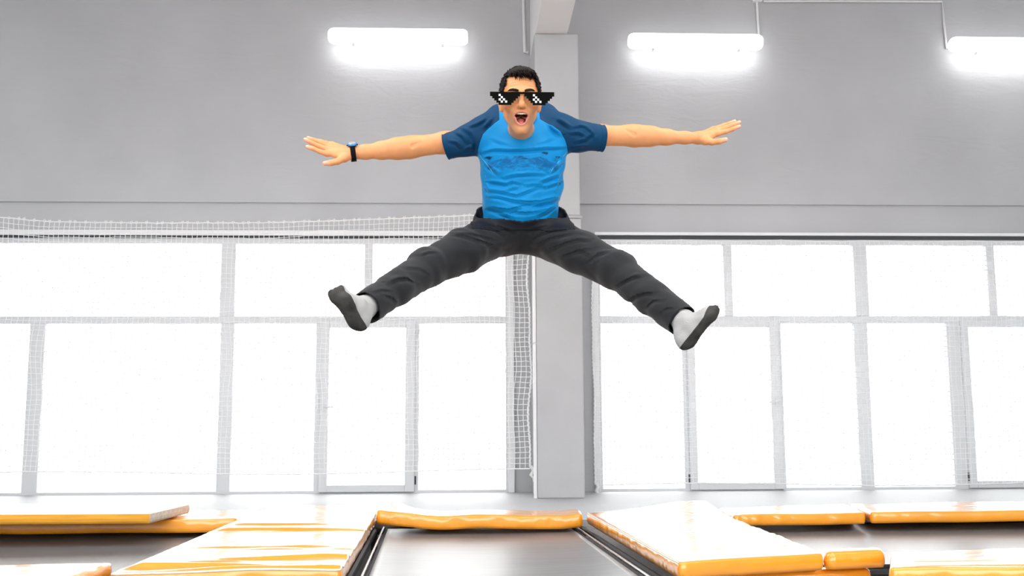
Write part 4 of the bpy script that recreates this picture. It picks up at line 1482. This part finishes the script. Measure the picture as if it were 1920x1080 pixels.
# waistband plane: leans with the torso
WB = [P(888, 396, 4.13), P(977, 417, 3.975), P(1067, 396, 4.13)]
wn = (WB[1] - WB[0]).cross(WB[2] - WB[0]).normalized()
if wn.z < 0: wn = -wn
def trouser_fn(p):
    q = squash(p, cP, (0, 1, 0), 0.68)
    e = lambda px, py, Y: Vector(squash(np.array([tuple(P(px, py, Y))]), cP, (0, 1, 0), 0.68)[0])
    d = cap(q, e(977, 375, 4.12), e(977, 394, 4.13), .172, .170) * .8
    d = smin(d, ell(p, P(977, 432, 4.13), (.165, .110, .062)), .04)
    d = smin(d, ell(p, P(977, 412, 4.10), (.172, .127, .062)), .03)
    for s, hp_, kn, an in ((-1, HIPL, KNL, ANL), (1, HIPR, KNR, ANR)):
        l = cap(p, hp_, hp_.lerp(kn, .5), .084, .080)
        l = smin(l, cap(p, hp_.lerp(kn, .5), kn, .080, .067), .02)
        l = smin(l, cap(p, kn, kn.lerp(an, .55), .067, .058), .02)
        l = smin(l, cap(p, kn.lerp(an, .55), kn.lerp(an, 1.15), .058, .053), .02)
        l = smin(l, sph(p, kn + Vector((s * -.0, -.012, .010)), .062), .02)
        d = smin(d, l, .045)
        n_ = v3((an - kn).normalized())
        cutn = (p - v3(an)) @ n_
        m = np.linalg.norm(p - v3(an), axis=1) < .18
        d = np.where(m, np.maximum(d, cutn), d)
    d = d - fold_disp(p, TF)
    x, y, z = p.T
    d = d - .0028 * np.sin(x * 27 + 3 * np.sin(z * 21) + y * 15) * np.sin(z * 33 + 2 * np.sin(x * 17)) - .0009 * np.sin(x * 61 + z * 73 + 2 * np.sin(y * 40))
    wp = (p - v3(WB[0])) @ v3(wn)
    wp = wp - .009 * np.sin(np.clip(np.abs(p[:, 0] - cP.x) / .178, 0, 1) * np.pi)
    m = (np.abs(p[:, 0] - cP.x) < .26) & (p[:, 2] > P(977, 432, 4.1).z - .06) & (p[:, 1] > P(977, 417, 3.93).y)
    d = np.where(m, np.maximum(d, wp), d)
    return d
a_ = np.array([tuple(q) for q in (P(650, 600, 3.5), P(1320, 640, 3.5), P(977, 380, 4.3), P(977, 480, 3.6))])
lo, hi = a_.min(0) - .06, a_.max(0) + .05
TVv, TQ = net_mesh(trouser_fn, lo, hi, 0.0029, bound=.012)
TVv = relax(TVv, TQ, 1, 0.5)
def tdrop(c):
    o = np.zeros(len(c), bool)
    for kn, an in ((KNL, ANL), (KNR, ANR)):
        n_ = v3((an - kn).normalized())
        o |= (((c - v3(an)) @ n_) > -.0013) & (np.linalg.norm(c - v3(an), axis=1) < .15)
    o |= (((c - v3(WB[0])) @ v3(wn) - .009 * np.sin(np.clip(np.abs(c[:, 0] - cP.x) / .178, 0, 1) * np.pi)) > -.0013) & (np.abs(c[:, 0] - cP.x) < .25) & (c[:, 2] > P(977, 432, 4.1).z - .06) & (c[:, 1] > P(977, 417, 3.93).y)
    return o
TQ = keepq(TVv, TQ, tdrop)
MAT['trousers'] = mat('charcoal_trouser_cloth', (0.010, 0.0105, 0.013), 0.75, 0.28, sheen=0.12, var=0.15, vscale=300)
MAT['band'] = mat('black_navy_waistband', (0.006, 0.007, 0.012), 0.6, 0.3)
# waistband = the strip of cloth just under the waist plane
def wbd(V):
    a = (V - v3(WB[0])) @ v3(wn) + .034
    b = np.minimum(.192 - np.abs(V[:, 0] - cP.x), V[:, 2] - P(977, 434, 3.98).z - .0 + .35 * (np.abs(V[:, 0] - cP.x) * -.0))
    return np.minimum(a, b)
TVv, TA, TB = split(TVv, TQ, wbd)
trou = mesh_obj('trousers', TVv, TB, MAT['trousers'], body)
s_ = trou.modifiers.new('thick', 'SOLIDIFY'); s_.thickness = .003; s_.offset = -1
wb = mesh_obj('waistband', TVv, TA, MAT['band'], None); wb.parent = trou
s_ = wb.modifiers.new('thick', 'SOLIDIFY'); s_.thickness = .007; s_.offset = 0.2

# ---- socks
MAT['sock'] = mat('light_grey_sock', (0.46, 0.455, 0.45), 0.9, 0.2, bump=.3, bscale=300)
MAT['sole'] = mat('dark_grey_sock_sole', (0.062, 0.060, 0.056), 0.95, 0.1, var=.35, vscale=22, bump=.4, bscale=260)
def foot(an, heel, ball, toe, nrm, toes, wdir, ws, up_):
    """nrm: sole normal, wdir: across the foot"""
    heel, ball, toe = Vector(heel), Vector(ball), Vector(toe)
    nn = v3(nrm); ww = v3(wdir)
    def fn(p):
        q = squash(p, ball, nrm, 0.62)
        sq = lambda c: Vector(squash(np.array([tuple(c)]), ball, nrm, 0.62)[0])
        b1, b2 = ball + Vector(ww) * .017 * ws, ball - Vector(ww) * .017 * ws
        d = cap(q, sq(heel), sq(b1), .030, .028)
        d = smin(d, cap(q, sq(heel), sq(b2), .030, .028), .02)
        d = smin(d, cap(q, sq(b1), sq(b2), .028, .028), .02) * .8
        for tq in toes:
            d = smin(d, cap(p, ball.lerp(Vector(tq[0]), .4), Vector(tq[0]), .015, tq[1]), .010)
        hb = heel - Vector(nn) * .018
        d = smin(d, sph(p, hb, .029), .02)
        ins = heel.lerp(ball, .45) - Vector(nn) * .030
        d = smin(d, cap(p, an, ins, .033, .024), .035)
        d = smin(d, cap(p, ins, ball - Vector(nn) * .010, .024, .017), .03)
        d = smin(d, cap(p, hb, an, .028, .034), .03)
        d = smin(d, cap(p, an, an + (an - heel) * .0 + up_, .034, .036), .01)
        x, y, z = p.T
        return d - .0009 * np.sin(x * 90 + 2 * np.sin(z * 60)) * np.sin(z * 80 + y * 50)
    pts = np.array([tuple(heel), tuple(toe), tuple(ball), tuple(an)])
    V, Q = net_mesh(fn, pts.min(0) - .07, pts.max(0) + .07, .0026, bound=.01)
    V = relax(V, Q, 1, .5)
    def g(c):
        t = (c - v3(heel)) @ nn
        f = v3(ball) - v3(heel)
        u_ = ((c - v3(heel)) @ f) / (f @ f)
        return t + .004 + .020 * np.clip((u_ - 1.0) / .35, 0, 1) ** 1.2
    V, A, B_ = split(V, Q, g)
    so = mesh_obj('sock', V, B_, MAT['sock'], body)
    sl_ = mesh_obj('sole', V, A, MAT['sole'], None); sl_.parent = so
    sl_['label'] = 'dark grey worn sole of the sock'
    return so
def fr(heel, ball, away):
    f = (ball - heel).normalized()
    n = (away - f * away.dot(f)).normalized()
    return n, f.cross(n)
hl, bl, tl = P(668, 603, 3.46), P(641, 561, 3.39), P(634, 544, 3.36)
n_, w_ = fr(hl, bl, Vector((-.80, -.75, -.30)))
foot(ANL.lerp(KNL, -.02) + Vector((.0, 0, 0.004)), hl, bl, tl, n_, [(P(640, 541, 3.375), .0115), (P(631, 544, 3.365), .0095), (P(627, 549, 3.36), .009), (P(624, 554, 3.36), .009), (P(623, 560, 3.365), .009)], w_, 1.35, (KNL - ANL) * .28)
hr, br, tr = P(1292, 638, 3.50), P(1329, 592, 3.44), P(1341, 578, 3.42)
n_, w_ = fr(hr, br, Vector((.95, -.42, -.55)))
foot(ANR.lerp(KNR, -.02) + Vector((.0, 0, 0.004)), hr, br, tr, n_, [(P(1341, 578, 3.41), .0115), (P(1343, 581, 3.43), .0095), (P(1342, 585, 3.45), .009), (P(1340, 589, 3.465), .009), (P(1337, 594, 3.48), .0085)], w_, .75, (KNR - ANR) * .28)

# ------------------------------------------------------------------ pixel sunglasses (worn)
MAT['glassblack'] = mat('flat_black_plastic', (0.007, 0.007, 0.006), 0.9, 0.0)
MAT['glasswhite'] = mat('white_plastic', (0.9, 0.9, 0.9), 0.5, 0.2)
gy = -.114
U_ = .00738
gx0 = -U_ * 15 + .001
gz0 = .0268
rows = {0: [(0, 29)], 1: [(0, 13), (16, 29)], 2: [(1, 12), (17, 28)], 3: [(2, 11), (18, 27)], 4: [(3, 10), (19, 26)], 5: [(4, 9), (20, 25)]}
white = {(1, 4), (2, 5), (3, 4), (3, 6), (4, 5), (4, 7), (1, 20), (2, 21), (3, 20), (3, 22), (4, 21), (4, 23)}
gl = empty('sunglasses', h2w((0, gy, gz0 - 3 * U_)))
tag(gl, 'black stepped pixel-style sunglasses with white checker glints on the jumping person', 'sunglasses')
cells = {(r_, c_) for r_, L_ in rows.items() for a, b in L_ for c_ in range(a, b + 1)}
def cellmesh(keys, y0, y1):
    m = MB()
    for (r_, c_) in keys:
        x0, x1 = gx0 + c_ * U_, gx0 + (c_ + 1) * U_
        z1, z0 = gz0 - r_ * U_, gz0 - (r_ + 1) * U_
        vs = [h2w(q) for q in ((x0, y0, z0), (x1, y0, z0), (x1, y1, z0), (x0, y1, z0), (x0, y0, z1), (x1, y0, z1), (x1, y1, z1), (x0, y1, z1))]
        nb = lambda dr, dc: (r_ + dr, c_ + dc) in keys
        f = [(0, 1, 5, 4), (2, 3, 7, 6)]
        if not nb(1, 0): f.append((0, 3, 2, 1))
        if not nb(-1, 0): f.append((4, 5, 6, 7))
        if not nb(0, 1): f.append((1, 2, 6, 5))
        if not nb(0, -1): f.append((3, 0, 4, 7))
        m.add(vs, f)
    return m
top = {k for k in cells if k[0] == 0}
cellmesh(top, gy, gy + .007).build('top_bar', MAT['glassblack'], gl)
for s_ in (0, 1):
    ls = {k for k in cells if k[0] > 0 and (k[1] > 14) == bool(s_) and k not in white}
    lo_ = cellmesh(ls, gy, gy + .007).build('lens', MAT['glassblack'], gl)
    gw = {k for k in white if (k[1] > 14) == bool(s_)}
    cellmesh(gw, gy + .0005, gy + .007).build('glint', MAT['glasswhite'], lo_)
for s_ in (-1, 1):
    pts = [h2w((s_ * .080, gy + .006, gz0 - .004)), h2w((s_ * .080, gy + .012, gz0 - .004)), h2w((s_ * .0835, -.03, gz0 - .006)), h2w((s_ * .0835, .010, gz0 - .008)), h2w((s_ * .080, .03, gz0 - .018))]
    MB().tube(pts, .0028, 6).build('temple', MAT['glassblack'], gl, smooth=True)

# ------------------------------------------------------------------ wristwatch
MAT['watchblue'] = mat('blue_watch_case', (0.045, 0.26, 0.62), 0.2, 0.6, coat=.8)
MAT['watchblack'] = mat('black_watch_strap', (0.006, 0.005, 0.006), 0.8, 0.1)
MAT['watchface'] = mat('grey_watch_glass', (0.34, 0.37, 0.36), 0.08, 0.8)
wc = P(662, 286.5, 4.02)
axw = (ELL - WRL).normalized()
wt = empty('wristwatch', wc)
tag(wt, 'sports wristwatch with blue case and black strap on the wrist at the left', 'watch')
upv = Vector((0, -.62, 1)); upv = (upv - axw * upv.dot(axw)).normalized()
sdv = axw.cross(upv)
rx_, ry_ = .0292, .0292
def ring_pt(a, r_, s): return wc + upv * math.cos(a) * r_ + sdv * math.sin(a) * r_ + axw * s
def wrist_r(a):
    dv = v3(upv) * math.cos(a) + v3(sdv) * math.sin(a)
    for r_ in np.linspace(.010, .05, 160):
        if bfn((v3(wc) + dv * r_)[None])[0] > 0: return r_
    return .03
nA = 40
rad = [wrist_r(2 * math.pi * i / nA) + .0008 for i in range(nA)]
vs, fs = [], []
prof = [(-.0095, 0), (-.0095, .0030), (-.008, .0040), (.008, .0040), (.0095, .0030), (.0095, 0)]
for i in range(nA):
    a = 2 * math.pi * i / nA
    for s, r_ in prof:
        vs.append(ring_pt(a, rad[i] + r_, s))
n6 = len(prof)
for i in range(nA):
    for j in range(n6):
        j2 = (j + 1) % n6; i2 = (i + 1) % nA
        fs.append((i * n6 + j, i * n6 + j2, i2 * n6 + j2, i2 * n6 + j))
st = MB().add(vs, fs).build('strap', MAT['watchblack'], wt, smooth=False)
for a in (-.9, -1.15, -1.4, -1.65) :
    i = int((a % (2 * math.pi)) / (2 * math.pi) * nA)
    MB().tube([ring_pt(a, rad[i] + .0042, -.004), ring_pt(a, rad[i] + .0042, .004)], .0007, 5).build('strap_slot', MAT['glassblack'], st)
r_t = rad[0]
def disc(r0_, r1_, h0, h1, n=28, oct_=False):
    m = MB(); c0 = wc + upv * (r_t + h0); c1 = wc + upv * (r_t + h1)
    pa, pb = [], []
    for i in range(n):
        a = 2 * math.pi * (i + .5) / n
        pa.append(c0 + axw * math.cos(a) * r0_ + sdv * math.sin(a) * r0_)
        pb.append(c1 + axw * math.cos(a) * r1_ + sdv * math.sin(a) * r1_)
    m.add(pa + pb, [tuple(range(n))[::-1], tuple(range(n, 2 * n))] + [(i, (i + 1) % n, n + (i + 1) % n, n + i) for i in range(n)])
    return m
disc(.0150, .0195, -.001, .004, 28).build('case_back', MAT['watchblack'], wt)
disc(.0205, .0185, .004, .0105, 8).build('case', MAT['watchblue'], wt, bevel=.001)
disc(.0140, .0125, .0105, .0120, 24).build('watch_glass', MAT['watchface'], wt)
for s_ in (-1, 1):
    b_ = wc + upv * (r_t + .006) + axw * s_ * .0165 + sdv * .011
    MB().tube([b_, b_ + axw * s_ * .005], .0022, 8).build('button', MAT['watchblack'], wt, smooth=True)
bk = ring_pt(math.pi, rad[nA // 2] + .0045, 0)
MB().tube([bk - axw * .011, bk + axw * .011], .0022, 6).build('buckle', MAT['steel'], wt)
